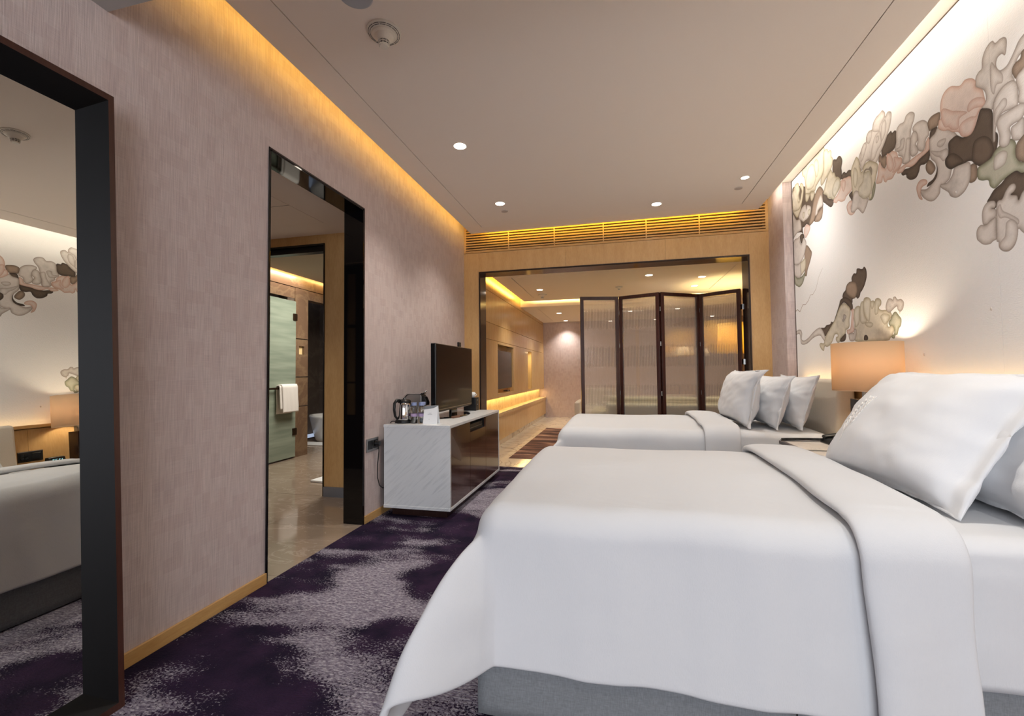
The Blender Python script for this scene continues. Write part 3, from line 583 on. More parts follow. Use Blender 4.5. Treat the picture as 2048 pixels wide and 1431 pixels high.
for z0, z1 in ((0, 0.66), (0.672, 1.05), (1.062, 1.56), (1.572, 2.245)):
    if z0 == 1.062:
        box('stone_slab', (XS - 0.12, XS + 0.012, 5.0, 5.245, 1.062, 1.36), 'bath_stone', bs)
        box('stone_slab', (XS - 0.12, XS + 0.012, 5.0, 5.245, 1.47, 1.56), 'bath_stone', bs)
        box('stone_slab', (XS - 0.12, XS + 0.012, 5.0, 5.07, 1.36, 1.47), 'bath_stone', bs)
        box('stone_slab', (XS - 0.12, XS + 0.012, 5.17, 5.245, 1.36, 1.47), 'bath_stone', bs)
        box('niche_back', (XS - 0.12, XS - 0.02, 5.06, 5.18, 1.35, 1.48), 'slot_back', bs)
    else: box('stone_slab', (XS - 0.12, XS + 0.012, 5.0, 5.245, z0, z1), 'bath_stone', bs)
# ---- living room shell
XL = -1.73
lw = bpy.data.objects.new('wall_living_left', None); C.objects.link(lw); lw.location = (-1.8, 8, 0); lw['kind'] = 'structure'; BASE[lw.name] = Vector(lw.location)
def lp(y0, y1, z0, z1, d0=0.0, m='living_maple', n='panel'): return box(n, (XL - 0.04 + d0, XL + d0, y0 + 0.002, y1 - 0.002, z0 + 0.003, z1 - 0.003), m, lw)
lp(5.3, 10.68, 2.243, 2.62)
lp(5.3, 10.68, 1.795, 2.243)
for a, b in ((5.3, 7.9), (7.9, 10.68)): lp(a, b, 1.56, 1.795)
lp(5.3, 6.38, 0.705, 1.56); lp(7.43, 8.70, 0.705, 1.56); lp(9.08, 10.68, 0.705, 1.56)
lp(6.38, 7.43, 1.515, 1.56); lp(6.38, 7.43, 0.705, 0.775); lp(8.70, 9.08, 1.515, 1.56); lp(8.70, 9.08, 0.705, 0.755)
box('niche_back', (XL - 0.16, XL - 0.12, 6.3, 7.5, 0.7, 1.6), 'maple', lw)
box('niche_side', (XL - 0.13, XL - 0.01, 6.36, 6.382, 0.77, 1.52), 'maple', lw); box('niche_side', (XL - 0.13, XL - 0.01, 7.428, 7.45, 0.77, 1.52), 'maple', lw)
box('slot_back', (XL - 0.20, XL - 0.16, 8.6, 9.2, 0.7, 1.6), 'slot_back', lw)
box('slot_side', (XL - 0.17, XL - 0.01, 8.68, 8.702, 0.75, 1.52), 'slot_back', lw); box('slot_side', (XL - 0.17, XL - 0.01, 9.078, 9.10, 0.75, 1.52), 'slot_back', lw)
for j in range(6): box('marble_slab', (XL - 0.14, XL - 0.11, 5.3 + j * 0.9, 5.3 + (j + 1) * 0.9 - 0.002, 0.42, 0.72), 'shelf_marble', lw)
box('shelf', (XL - 0.12, XL + 0.05, 5.3, 10.68, 0.44, 0.475), 'living_maple', lw)
box('shelf_marble', (XL - 0.12, XL + 0.045, 5.3, 10.68, 0.475, 0.49), 'shelf_marble', lw)
for a, b in ((5.3, 6.3), (6.3, 7.35), (7.35, 8.45), (8.45, 9.55), (9.55, 10.68)): box('cabinet_front', (XL - 0.03, XL + 0.035, a + 0.003, b - 0.003, 0.09, 0.435), 'living_maple', lw)
box('plinth', (XL - 0.03, XL + 0.015, 5.3, 10.68, 0, 0.085), 'living_marble', lw)
box('backing', (XL - 0.30, XL - 0.21, 5.3, 10.68, 0, 2.7), 'maple', lw)
sbox('wall_living_far', (-2.0, 3.1, 10.68, 10.8, 0, 2.7), 'wallpaper_x')
sbox('trim_3', (0.45, 0.53, 10.665, 10.68, 0, 2.3), 'maple')
sbox('wall_living_right', (3.0, 3.1, 5.0, 10.8, 0, 2.7), 'maple')
sbox('wall_living_near', (MU + 0.1, 3.1, 5.08, 5.30, 0, 2.7), 'maple')
framed_slab('ceiling', -1.636, 2.85, 5.305, 7.93, 2.40, -1.40, 1.48, 5.9, 7.6, 0.008)
framed_slab('ceiling', -1.73, 3.0, 8.05, 10.68, 2.31, -1.45, 1.6, 8.3, 10.4, 0.008)
sbox('trim_4', (-1.73, 3.0, 8.038, 8.049, 2.311, 2.62), 'cove_paint')
sbox('ceiling', (-2.0, 3.1, 5.30, 10.8, 2.62, 2.7), 'cove_paint')

# ================================================================== MURAL (painted clouds, rasterised in wall coordinates)
def mural_material():
    Y0, Y1, Z0, Z1 = 0.40, 4.664, 0.998, 2.885
    H = 1000; W = int(H * (Y1 - Y0) / (Z1 - Z0)); px = (Z1 - Z0) / H
    rng = np.random.default_rng(3)
    img = np.empty((H, W, 3), np.float32); img[:] = (0.90, 0.895, 0.885)
    def fbm(h, w, cells):
        out = np.zeros((h, w), np.float32); amp = 1.0
        for c in cells:
            gy, gx = max(2, h // c + 2), max(2, w // c + 2); g = rng.random((gy, gx)).astype(np.float32)
            yy = np.linspace(0, gy - 1.001, h); xx = np.linspace(0, gx - 1.001, w); iy = yy.astype(int); ix = xx.astype(int)
            fy = (yy - iy)[:, None]; fx = (xx - ix)[None]
            a = g[iy][:, ix] * (1 - fx) + g[iy][:, ix + 1] * fx; b = g[iy + 1][:, ix] * (1 - fx) + g[iy + 1][:, ix + 1] * fx
            out += amp * (a * (1 - fy) + b * fy); amp *= 0.6
        return (out - out.min()) / (out.max() - out.min())
    N1 = fbm(H, W, (60, 25, 10, 4)); N2 = fbm(H, W, (14, 6, 3))
    # kind: (centre colour, outer colour, rim colour)
    PAL = {'T': ((0.70, 0.655, 0.615), (0.55, 0.49, 0.445), (0.20, 0.155, 0.125)), 'Ti': ((0.72, 0.68, 0.64), (0.58, 0.52, 0.475), (0.26, 0.205, 0.17)),
           'Y': ((0.70, 0.65, 0.54), (0.52, 0.46, 0.33), (0.23, 0.19, 0.12)), 'Yi': ((0.72, 0.69, 0.60), (0.52, 0.47, 0.35), (0.33, 0.28, 0.19)),
           'K': ((0.74, 0.63, 0.575), (0.71, 0.52, 0.44), (0.42, 0.24, 0.17)), 'Ki': ((0.72, 0.60, 0.54), (0.66, 0.46, 0.39), (0.46, 0.27, 0.20)),
           'B': ((0.135, 0.102, 0.078), (0.090, 0.067, 0.053), (0.045, 0.034, 0.028)), 'Bi': ((0.165, 0.122, 0.092), (0.095, 0.072, 0.056), (0.045, 0.034, 0.028)),
           'M': ((0.36, 0.27, 0.205), (0.24, 0.175, 0.13), (0.10, 0.075, 0.055)), 'Gn': ((0.46, 0.45, 0.36), (0.27, 0.27, 0.18), (0.10, 0.10, 0.07)),
           'Gi': ((0.30, 0.26, 0.21), (0.25, 0.21, 0.17), (0.17, 0.14, 0.11))}
    def smooth(P):
        n = len(P); out = []
        for i in range(n):
            p0, p1, p2, p3 = P[i - 1], P[i], P[(i + 1) % n], P[(i + 2) % n]
            for k in range(5):
                t = k / 5
                out.append(0.5 * ((2 * p1) + (-p0 + p2) * t + (2 * p0 - 5 * p1 + 4 * p2 - p3) * t * t + (-p0 + 3 * p1 - 3 * p2 + p3) * t ** 3))
        return np.array(out)
    for kind, txt in CLOUDS:
        v = np.array([float(a) for a in txt.split()]).reshape(-1, 2) / 1000
        P = smooth(v); P = np.stack(((P[:, 0] - Y0) / px, (P[:, 1] - Z0) / px), 1)
        x0, y0 = np.floor(P.min(0)).astype(int) - 2; x1, y1 = np.ceil(P.max(0)).astype(int) + 3
        x0, y0, x1, y1 = max(x0, 0), max(y0, 0), min(x1, W), min(y1, H)
        if x1 <= x0 or y1 <= y0: continue
        gx, gy = np.meshgrid(np.arange(x0, x1) + 0.5, np.arange(y0, y1) + 0.5)
        d2 = np.full(gx.shape, 1e9); ins = np.zeros(gx.shape, bool)
        A = P; B = np.roll(P, -1, 0)
        for (ax, ay), (bx_, by_) in zip(A, B):
            ex, ey = bx_ - ax, by_ - ay; L = ex * ex + ey * ey + 1e-9
            t = np.clip(((gx - ax) * ex + (gy - ay) * ey) / L, 0, 1)
            d2 = np.minimum(d2, (gx - ax - t * ex) ** 2 + (gy - ay - t * ey) ** 2)
            if ay != by_:
                c = ((ay > gy) != (by_ > gy)) & (gx < (bx_ - ax) * (gy - ay) / (by_ - ay) + ax); ins ^= c
        sd = np.sqrt(d2) * np.where(ins, 1, -1)
        al = np.clip(sd + 0.5, 0, 1)[..., None]
        inner = np.array(PAL[kind][0]); outer = np.array(PAL[kind][1]); rim = np.array(PAL[kind][2])
        n1 = N1[y0:y1, x0:x1][..., None]; n2 = N2[y0:y1, x0:x1][..., None]
        s = sd[..., None]; k = np.clip(s / 15.0, 0, 1); k = k * k * (3 - 2 * k)
        col = outer * (1 - k) + inner * k
        r = np.exp(-np.clip(s, 0, 99) / 2.5) * 0.95
        col = col * (1 - r) + rim * r
        col = col * (0.86 + 0.16 * n1 + 0.14 * n2)
        if kind[0] in 'TYG': col *= 1 - 0.25 * np.clip((0.45 - n1) * 2.2, 0, 1)
        base = img[y0:y1, x0:x1]
        if kind in ('Ti', 'Yi', 'Ki', 'Bi', 'Gi'): al = al * 0.85
        img[y0:y1, x0:x1] = base * (1 - al) + col * al
    # thin lightning-like thread
    T = np.array([((a / 1000 - Y0) / px, (b / 1000 - Z0) / px) for a, b in THREAD])
    for i in range(len(T) - 1):
        for t in np.linspace(0, 1, 200):
            q = T[i] * (1 - t) + T[i + 1] * t; w = 1.6 * (1 - (i + t) / len(T)) + 0.3
            xa, ya = int(q[0]), int(q[1])
            for dx in range(-2, 3):
                for dy in range(-2, 3):
                    if 0 <= xa + dx < W and 0 <= ya + dy < H and math.hypot(xa + dx - q[0], ya + dy - q[1]) < w: img[ya + dy, xa + dx] = (0.36, 0.27, 0.22)
    # tints of the cloth between the clouds
    rgba = np.ones((H, W, 4), np.float32); c = np.clip(img * (0.985 + 0.015 * N2[..., None]), 0, 1)
    rgba[..., :3] = np.where(c <= 0.0031308, c * 12.92, 1.055 * np.power(c, 1 / 2.4) - 0.055)[:, ::-1]
    im = bpy.data.images.new('mural_painting', W, H); im.pixels.foreach_set(rgba.ravel()); im.pack()
    t = NT('mural_print'); tc = t.add('ShaderNodeTexCoord'); tx = t.add('ShaderNodeTexImage'); tx.image = im; tx.extension = 'EXTEND'
    t.t.links.new(tc.outputs['UV'], tx.inputs[0])
    g1 = t.noise(t.coord((1, 1, 2.4)), 75, 3, 0.6)
    t.set(Base_Color=tx.outputs['Color'], Roughness=0.8); t.b.inputs['Specular IOR Level'].default_value = 0.2
    t.bump(g1, 0.45, 0.006); M['mural_print'] = t.m
    return Y0, Y1, Z0, Z1
MY0, MY1, MZ0, MZ1 = mural_material()
mu = thing('mural', 'pale wall mural painted with curling grey, pink and brown clouds above the beds', 'mural', (MU - 0.004, 2.6, 1.0))
XM = MU - 0.004
def mural_panel(y0, y1):
    bm = bmesh.new(); uvl = bm.loops.layers.uv.new('UVMap')
    bx(bm, XM, MU, y0, y1, MZ0, MZ1)
    for f in bm.faces:
        for l in f.loops:
            l[uvl].uv = (1 - (l.vert.co.y - MY0) / (MY1 - MY0), (l.vert.co.z - MZ0) / (MZ1 - MZ0))
    return obj('canvas_panel', bm, 'mural_print', mu)
for a, b in ((0.40, 2.3865), (2.3875, 3.605), (3.6055, 4.656)): mural_panel(a, b)
box('edge_bead', (XM - 0.004, MU, 4.656, 4.664, MZ0, MZ1), 'mural_line', mu)
box('edge_bead', (XM - 0.003, MU, 0.40, 4.656, MZ1 - 0.006, MZ1), 'mural_line', mu)
for y, z in ((2.62, 1.96), (2.44, 1.35), (3.1, 1.42), (2.9, 1.16), (3.35, 2.25), (2.2, 1.5)):
    bm = bmesh.new(); bmesh.ops.create_icosphere(bm, subdivisions=2, radius=0.006); bmesh.ops.scale(bm, vec=(0.5, 1, 1.4), verts=bm.verts)
    bmesh.ops.translate(bm, vec=(XM, y, z), verts=bm.verts); obj('bump', bm, 'wall_plain', mu, smooth=True)
box('canvas_panel', (XM, MU, -2.99, 0.3995, MZ0, MZ1), 'wall_plain', mu)
# ================================================================== LARGE MIRROR leaning on the left wall
lean = math.atan2(0.104, 2.06)
mr = thing('standing_mirror', 'tall mirror in a deep dark wooden frame leaning on the left wall', 'mirror', (-1.593, 0.62, 0.0))
mr.rotation_euler = (0, -lean, 0)
Lm = 2.063; Y1m = 1.149 - 0.62; Y0m = 0.05 - 0.62
def frame_bar(name, ring):  # ring: four cross-section corners at each end -> hexahedron list
    bm = bmesh.new(); v = [bm.verts.new(p) for p in ring]
    for f in ((0, 1, 2, 3), (7, 6, 5, 4), (0, 4, 5, 1), (1, 5, 6, 2), (2, 6, 7, 3), (3, 7, 4, 0)): bm.faces.new([v[i] for i in f])
    return bm
def sect(yo, zo, yi, zi, yd, zd, d0=0.0, d1=-0.065): return [(d1 - 0.012, yo, zo), (d0, yo, zo), (d0, yi, zi), (d1, yd, zd)]
lip, sp = 0.018, 0.078
cor = {}
for kx, ys, s in (('r', Y1m, -1), ('l', Y0m, 1)):
    for kz, zs, q in (('b', 0.0, 1), ('t', Lm, -1)):
        bt = 0.022 if kz == 'b' else 0.022
        cor[kx + kz] = sect(ys, zs, ys + s * lip, zs + q * bt, ys + s * sp, zs + q * (0.082 if kz == 't' else 0.085))
for nm, a, b in (('frame_side', 'rb', 'rt'), ('frame_side', 'lb', 'lt'), ('frame_top', 'lt', 'rt'), ('frame_bottom', 'lb', 'rb')):
    o = obj(nm, frame_bar(nm, cor[a] + cor[b]), ['mirror_wood', 'mirror_lip'], mr, world=False)
    for p in o.data.polygons:
        if abs(p.normal.x) > 0.9 and p.center.x > -0.01: p.material_index = 1
bm = bmesh.new(); bx(bm, -0.075, -0.063, Y0m + sp - 0.004, Y1m - sp + 0.004, 0.078, Lm - 0.078)
obj('glass', bm, 'mirror_glass', mr, world=False)

# ================================================================== SOFT FURNISHINGS
def nz(x, y, z=0.0): return mnoise.noise(Vector((x, y, z)))
def drape(px, py, x0, y0, y1, z, r, f_foot, f_side, f_corner, off=0.0, x1=99.0, zmin=0.012):
    ax = min(max(px, x0 + r), x1); ay = min(max(py, y0 + r), y1 - r)
    dx, dy = px - ax, py - ay
    if px > x0 + r: dx = 0.0
    rho = math.hypot(dx, dy)
    if rho < 1e-9: return Vector((px, py, z + off))
    n = Vector((dx / rho, dy / rho, 0)); arc = r * math.pi / 2
    if rho < arc:
        a = rho / r; nn = n * math.sin(a) + Vector((0, 0, math.cos(a)))
        return Vector((ax, ay, z - r)) + nn * (r + off)
    e = rho - arc; cx = n.x * n.x; mixc = 4 * cx * (1 - cx)
    f = f_foot * cx + f_side * (1 - cx); f = f * (1 - mixc) + f_corner * mixc
    if mixc > 0.02:
        th = math.atan2(abs(dy), abs(dx)); e2 = e
        f += 0.10 * math.sin(th * 8.0) * mixc
    f = max(-0.05, min(f, 0.8)); hh = f * e * (1 - 0.35 * mixc * min(1.2, e / 0.6)) * (1 + 0.55 * mixc); h = (r + off) + hh
    hh = min(hh, 0.9 * e); h = (r + off) + hh; zz = z - r - math.sqrt(max(0.0, e * e - hh * hh))
    if zz < zmin: h += (zmin - zz) * 0.5; zz = zmin + (off if off > 0 else 0)
    return Vector((ax, ay, zz)) + n * h
def make_linen(yA, yB, names, seed):
    """duvet with its turned-down band, and the bed under it"""
    y0, y1 = yA - 0.03, yB + 0.03; x0 = -0.455; z = 0.648; r = 0.085
    hang = 0.512
    du = thing('duvet', names[0], 'duvet', (0.2, (yA + yB) / 2, 0.65), 'white duvets')
    bm = bmesh.new(); NU, NV = 120, 150
    pxa, pxb = x0 + r - hang, 0.68; pya, pyb = y0 + r - hang, y1 - r + hang
    def P(u, v):
        px = pxa + (pxb - pxa) * u; py = pya + (pyb - pya) * v
        k = Vector((px, py, seed))
        hv = 0.018 * nz(px * 3.1, py * 3.3, seed) * (1.0 if (v < 0.5) else 1.0)
        sx = max(0.0, (x0 + r) - px); sy = max(0.0, (y0 + r) - py, py - (y1 - r))
        q = 1 + (hv * 1.6 if (sx + sy) > 0 else 0)
        px2 = x0 + r - sx * q if sx > 0 else px
        py2 = (y0 + r - sy * q if py < (y0 + y1) / 2 else y1 - r + sy * q) if sy > 0 else py
        p = drape(px2, py2, x0, y0, y1, z, r, 0.13, 0.10, 0.54)
        # puffiness, broad soft wrinkles
        top = max(0.0, 1 - max(sx, sy) / 0.15)
        cyn = (py - (y0 + y1) / 2) / ((y1 - y0) / 2)
        p.z += top * (0.022 * (1 - min(1, abs(cyn)) ** 2.5) + 0.010 * nz(px * 2.2, py * 2.6, seed + 3) + 0.005 * nz(px * 6, py * 4, seed + 5))
        if top < 1:
            w = 1 - top
            if sy >= sx: p.y += (-1 if py < (y0 + y1) / 2 else 1) * w * (0.016 * nz(px * 4.2, p.z * 1.6, seed + 7) + 0.007 * nz(px * 11, p.z * 2.5, seed + 9))
            if sx > 0: p.x += -w * (0.018 * nz(py * 3.6, p.z * 1.8, seed + 11) + 0.008 * nz(py * 9, p.z * 3, seed + 2))
        return p
    grid(bm, P, NU, NV)
    o = obj('duvet_body', bm, 'linen_white', du, smooth=True)
    md = o.modifiers.new('thick', 'SOLIDIFY'); md.thickness = 0.022; md.offset = -1
    sb = o.modifiers.new('sub', 'SUBSURF'); sb.levels = 1; sb.render_levels = 1
    # turned-down band: closed profile swept across the bed
    bm = bmesh.new(); prof = []
    for i in range(9): prof.append((i / 8, 0.0))
    K = 26; NVb = 130
    hb = 0.545
    def band(u, v):
        py = (y0 + r - hb) + (y1 - y0 - 2 * r + 2 * hb) * v
        sy = max(0.0, (y0 + r) - py, py - (y1 - r)); t = min(1, max(0, (py - y0) / (y1 - y0)))
        wob = 0.012 * nz(py * 3.5, seed, 1.0)
        xl = 0.598 + 0.055 * t + wob + 0.010 * min(1, sy * 4); xr = 0.845 + 0.06 * t + wob * 0.7 - 0.02 * min(1, sy * 3)
        a = 2 * math.pi * u; ca, sa = math.cos(a), math.sin(a)
        ce = math.copysign(abs(ca) ** 0.42, ca); se = math.copysign(abs(sa) ** 0.75, sa)
        px = (xl + xr) / 2 - ce * (xr - xl) / 2
        hgt = 0.021 * (1.0 if ce > 0 else 0.8)
        off = 0.022 + hgt * se + 0.0
        off += 0.006 * nz(px * 7, py * 5, seed + 4) * (se > 0)
        py2 = py + (0.012 * nz(px * 6, seed, 2.0) if sy > 0.2 else 0) * (-1 if t < .5 else 1)
        p = drape(px, py2, -9, y0 - 0.004, y1 + 0.004, z + 0.006, r, 0, 0.10, 0, off=off)
        if sy == 0: p.z += 0.016 * (1 - min(1, abs(2 * t - 1)) ** 2.5)
        if sy > 0.1: p.y += (-1 if t < .5 else 1) * min(1, (sy - 0.1) * 5) * 0.014 * nz(px * 9, p.z * 2, seed + 8)
        return p
    V = grid(bm, band, K, NVb); bmesh.ops.remove_doubles(bm, verts=bm.verts, dist=0.0002)
    o = obj('turned_down_band', bm, 'linen_white', du, smooth=True); sb = o.modifiers.new('sub', 'SUBSURF'); sb.levels = 1; sb.render_levels = 1
    # stitched hem near the bottom of the band
    # ---- bed
    bed = thing('bed', names[1], 'bed', (0.5, (yA + yB) / 2, 0), 'single beds')
    box('base', (-0.40, 1.45, yA + 0.03, yB - 0.03, 0.06, 0.31), 'dark_wood', bed)
    box('mattress', (-0.42, 1.46, yA + 0.004, yB - 0.004, 0.315, 0.625), 'linen_white', bed, bevel=0.05, seg=4)
    bm = bmesh.new(); hs = 0.40
    def sh(u, v):
        px = 0.5 + 0.96 * u; py = (y0 + 0.012 + 0.06 - hs) + (y1 - y0 - 0.024 - 0.12 + 2 * hs) * v
        p = drape(px, py, -9, y0 + 0.016, y1 - 0.016, z - 0.008, 0.06, 0, 0.02, 0)
        s = abs(p.z - 0.585); sgn = -1 if v < .5 else 1
        p.y += sgn * (0.010 * nz(px * 4, p.z * 5, seed + 20) - 0.007 * math.exp(-(s / 0.012) ** 2)) if p.z < 0.62 else 0
        p.z += 0.008 * nz(px * 5, py * 3, seed + 21) - (0.02 * nz(px * 2.4, 0, seed) if p.z < 0.4 else 0)
        if u > 0.93 : p.z -= 0.02 * (u - 0.93) / 0.07
        return p
    grid(bm, sh, 40, 110)
    o = obj('sheet', bm, 'linen_white', bed, smooth=True); md = o.modifiers.new('thick', 'SOLIDIFY'); md.thickness = 0.006; md.offset = -1
    def skirt(a, b, w=0.004):
        bm = bmesh.new(); a = Vector(a); b = Vector(b); d = b - a; nrm = Vector((d.y, -d.x, 0)).normalized()
        def f(u, v):
            p = a + d * u; p = p + nrm * (w * math.sin(u * d.length * 9 + v * 2) * (1 - v) + 0.008 * (1 - v)); p.z = 0.008 + 0.355 * v; return p
        grid(bm, f, max(8, int(d.length * 30)), 10)
        o = obj('bed_skirt', bm, 'skirt_fabric', bed, smooth=True); md = o.modifiers.new('thick', 'SOLIDIFY'); md.thickness = 0.006; md.offset = 0
    skirt((-0.444, yA, 0), (0.458, yA, 0)); skirt((0.462, yA, 0), (1.46, yA, 0))
    skirt((-0.452, yB - 0.02, 0), (-0.452, yA + 0.03, 0)); skirt((1.46, yB, 0), (-0.444, yB, 0))
    bm = bmesh.new()
    # upholstered headboard pad: wedge, thicker at its foot
    a, b = yA + 0.07, yB + 0.03
    hexa(bm, [(1.445, a, 0.33), (1.596, a, 0.33), (1.445, b, 0.33), (1.596, b, 0.33), (1.492, a, 1.012), (1.596, a, 1.012), (1.492, b, 1.012), (1.596, b, 1.012)])
    o = obj('headboard', bm, 'headboard_fabric', bed, bevel=0.028, seg=4)
    box('headboard_base', (1.44, 1.596, a + 0.01, b - 0.01, 0.04, 0.33), 'dark_wood', bed)
    return du, bed
du1, bed1 = make_linen(1.375, 2.60, ('white duvet turned down over the near bed', 'nearest single bed with grey skirt, white sheet and beige headboard'), 1.7)
du2, bed2 = copy_tree(du1), copy_tree(bed1)
du2.location.y += 2.04; bed2.location.y += 2.04
du2['label'] = 'white duvet turned down over the far bed by the folding screen'; bed2['label'] = 'far single bed between the nightstand and the folding screen'

def pillow_bm(w, h, T, seed, flange=0.045, curl=0.0, sag=0.25, fl2=0.014):
    bm = bmesh.new(); N = 46
    def side(sgn):
        def f(a, b):
            u, v = 2 * a - 1, 2 * b - 1
            # rounder sampling near the seam
            u = math.copysign(abs(u) ** 0.9, u); v = math.copysign(abs(v) ** 0.9, v)
            seam_u = 1 - 2 * (flange if u < 0 else fl2) / w; seam_v = 1 - 2 * fl2 / h
            uu, vv = min(1, abs(u) / seam_u), min(1, abs(v) / seam_v)
            th = T / 2 * (max(0.0, 1 - uu ** 2.6) ** 0.55) * (max(0.0, 1 - vv ** 2.6) ** 0.55)
            th *= 1 + sag * (-v) * 0.5
            y = w / 2 * u * (1 - 0.075 * (1 - v * v) ** 1.0); zz = h / 2 * v * (1 - 0.09 * (1 - u * u))
            x = sgn * (th + 0.0035)
            wr = 0.010 * nz(u * 2.4, v * 2.4, seed) + 0.005 * nz(u * 6 + v * 3, v * 5, seed + 5)
            edge = max(abs(u), abs(v))
            pull = 0.0006 * math.sin((math.atan2(v, u)) * 22 + seed) * max(0, (edge - 0.55) / 0.45) * (1 - max(0, (edge - 0.93) / 0.07))
            x += -wr if sgn < 0 else wr; x += sgn * pull
            fl = max(0, (max(uu, vv) - 0.999)) 
            if abs(u) > seam_u or abs(v) > seam_v:
                x += 0.004 * nz(u * 4, v * 4, seed + 9) + curl * 0.25 * (max(0, u) * max(0, v)) ** 3
            c = max(0, u * -1) * max(0, v)
            x += curl * ((max(0, v) ** 4) * (abs(u) ** 4)) * (0.9 if u < 0 else 0.4)
            if v < -0.8: zz += 0.02 * (-v - 0.8) * 5 * (0.5 + 0.5 * nz(u * 4, 0, seed))
            return Vector((x, y, zz + h / 2))
        return f
    A = grid(bm, side(-1), N, N); B = grid(bm, side(1), N, N)
    E1 = [A[i][0] for i in range(N + 1)] + [A[N][j] for j in range(1, N + 1)] + [A[i][N] for i in range(N - 1, -1, -1)] + [A[0][j] for j in range(N - 1, 0, -1)]
    E2 = [B[i][0] for i in range(N + 1)] + [B[N][j] for j in range(1, N + 1)] + [B[i][N] for i in range(N - 1, -1, -1)] + [B[0][j] for j in range(N - 1, 0, -1)]
    for i in range(len(E1)): bm.faces.new((E1[i], E1[(i + 1) % len(E1)], E2[(i + 1) % len(E2)], E2[i]))
    return bm
def pillow(x, y, z, w, h, T, leany, yaw, seed, label, flange=0.045, curl=0.0, roll=0.0):
    o = obj('pillow', pillow_bm(w, h, T, seed, flange, curl), 'pillow_white', smooth=True)
    o.location = (x, y, z); o.rotation_euler = (R(roll), R(leany), R(yaw)); BASE[o.name] = Vector((x, y, z))
    tag(o, label, 'pillow', 'white pillows'); return o
ZB = 0.652
# near bed
p1 = pillow(0.905, 1.885, ZB - 0.01, 0.75, 0.525, 0.23, 34, 4, 11.0, 'white pillow with an embroidered sprig, leaning in front on the near bed', 0.058, 0.05, 0)
p2 = pillow(1.090, 1.67, ZB - 0.012, 0.76, 0.40, 0.19, 38, 0, 5.0, 'plain white pillow behind the embroidered one on the near bed', 0.02, 0.0)
p3 = pillow(1.232, 1.88, ZB - 0.012, 0.78, 0.395, 0.15, 33, 0, 8.0, 'white pillow standing against the headboard of the near bed', 0.02, 0.0)
# far bed
f1 = pillow(0.925, 3.915, ZB - 0.008, 0.76, 0.46, 0.21, 11, 2, 21.0, 'white pillow with a curled corner, front of the three on the far bed', 0.045, 0.06)
f2 = pillow(1.115, 3.90, ZB - 0.01, 0.74, 0.42, 0.18, 15, 0, 25.0, 'middle white pillow of the three on the far bed', 0.03, 0.03)
f3 = pillow(1.275, 3.90, ZB - 0.01, 0.74, 0.42, 0.15, 17, 0, 29.0, 'rear white pillow against the headboard of the far bed', 0.02, 0.0)
# embroidered sprigs on the front pillows
def sprig(pil, u0, v0, s=1.0):
    bm = bmesh.new(); me = pil.data
    from mathutils.bvhtree import BVHTree
    bv = BVHTree.FromPolygons([v.co for v in me.vertices], [p.vertices for p in me.polygons])
    def on(y, z):
        hit = bv.ray_cast(Vector((-1, y, z)), Vector((1, 0, 0)))[0]
        return Vector((hit.x - 0.0012, y, z)) if hit else Vector((0, y, z))
    def line(pts, r): tube(bm, [on(*p) for p in pts], r * s, 6)
    st = [(u0 + 0.055 * s * t ** 1.2 * -1 + 0.0, v0 + 0.19 * s * t) for t in [i / 10 for i in range(11)]]
    line(st, 0.0018)
    for i in range(2, 10):
        for sg in (-1, 1):
            a = st[i]; L = 0.050 * s * (1 - i * 0.06)
            pts = [(a[0] + sg * L * t * 0.75, a[1] + L * t * (0.9 + 0.3 * t)) for t in (0, 0.35, 0.7, 1)]
            line(pts, 0.0016)
            for k in (0.8,):
                b = (a[0] + sg * L * k * 0.75, a[1] + L * k * 1.1)
                line([b, (b[0] + sg * 0.006 * s, b[1] + 0.018 * s)], 0.0022); line([b, (b[0] - sg * 0.010 * s, b[1] + 0.014 * s)], 0.0018)
    o = obj('embroidery', bm, 'towel_white', pil, world=False, smooth=True); return o
sprig(p1, 0.185, 0.12); sprig(f1, 0.20, 0.10, 0.7)

# ================================================================== NIGHTSTAND with lamp, phone, clock
ns = thing('nightstand', 'grey-brown nightstand with beige stone top between the two beds', 'nightstand', (1.35, 3.02, 0))
NX0, NX1, NY0, NY1, NZ = 1.08, 1.62, 2.66, 3.385, 0.60
box('carcass', (NX0 + 0.012, NX1, NY0 + 0.012, NY1 - 0.012, 0.06, NZ - 0.022), 'nightstand_wood', ns, bevel=0.003)
box('plinth', (NX0 + 0.05, NX1 - 0.02, NY0 + 0.05, NY1 - 0.05, 0.0, 0.06), 'dark_wood', ns)
for b in ((NX0, NX0 + 0.022, NY0, NY1), (NX1 - 0.03, NX1, NY0, NY1), (NX0 + 0.022, NX1 - 0.03, NY0, NY0 + 0.022), (NX0 + 0.022, NX1 - 0.03, NY1 - 0.022, NY1)):
    box('top_rail', (*b, NZ - 0.022, NZ), 'nightstand_wood', ns, bevel=0.0015)
box('top_inlay', (NX0 + 0.022, NX1 - 0.03, NY0 + 0.022, 2.975, NZ - 0.02, NZ - 0.002), 'stone_beige', ns)
box('top_inlay', (NX0 + 0.022, NX1 - 0.03, 3.015, NY1 - 0.022, NZ - 0.02, NZ - 0.002), 'stone_beige', ns)
box('top_strip', (NX0 + 0.022, NX1 - 0.03, 2.975, 3.015, NZ - 0.02, NZ - 0.0015), 'brushed_steel', ns)
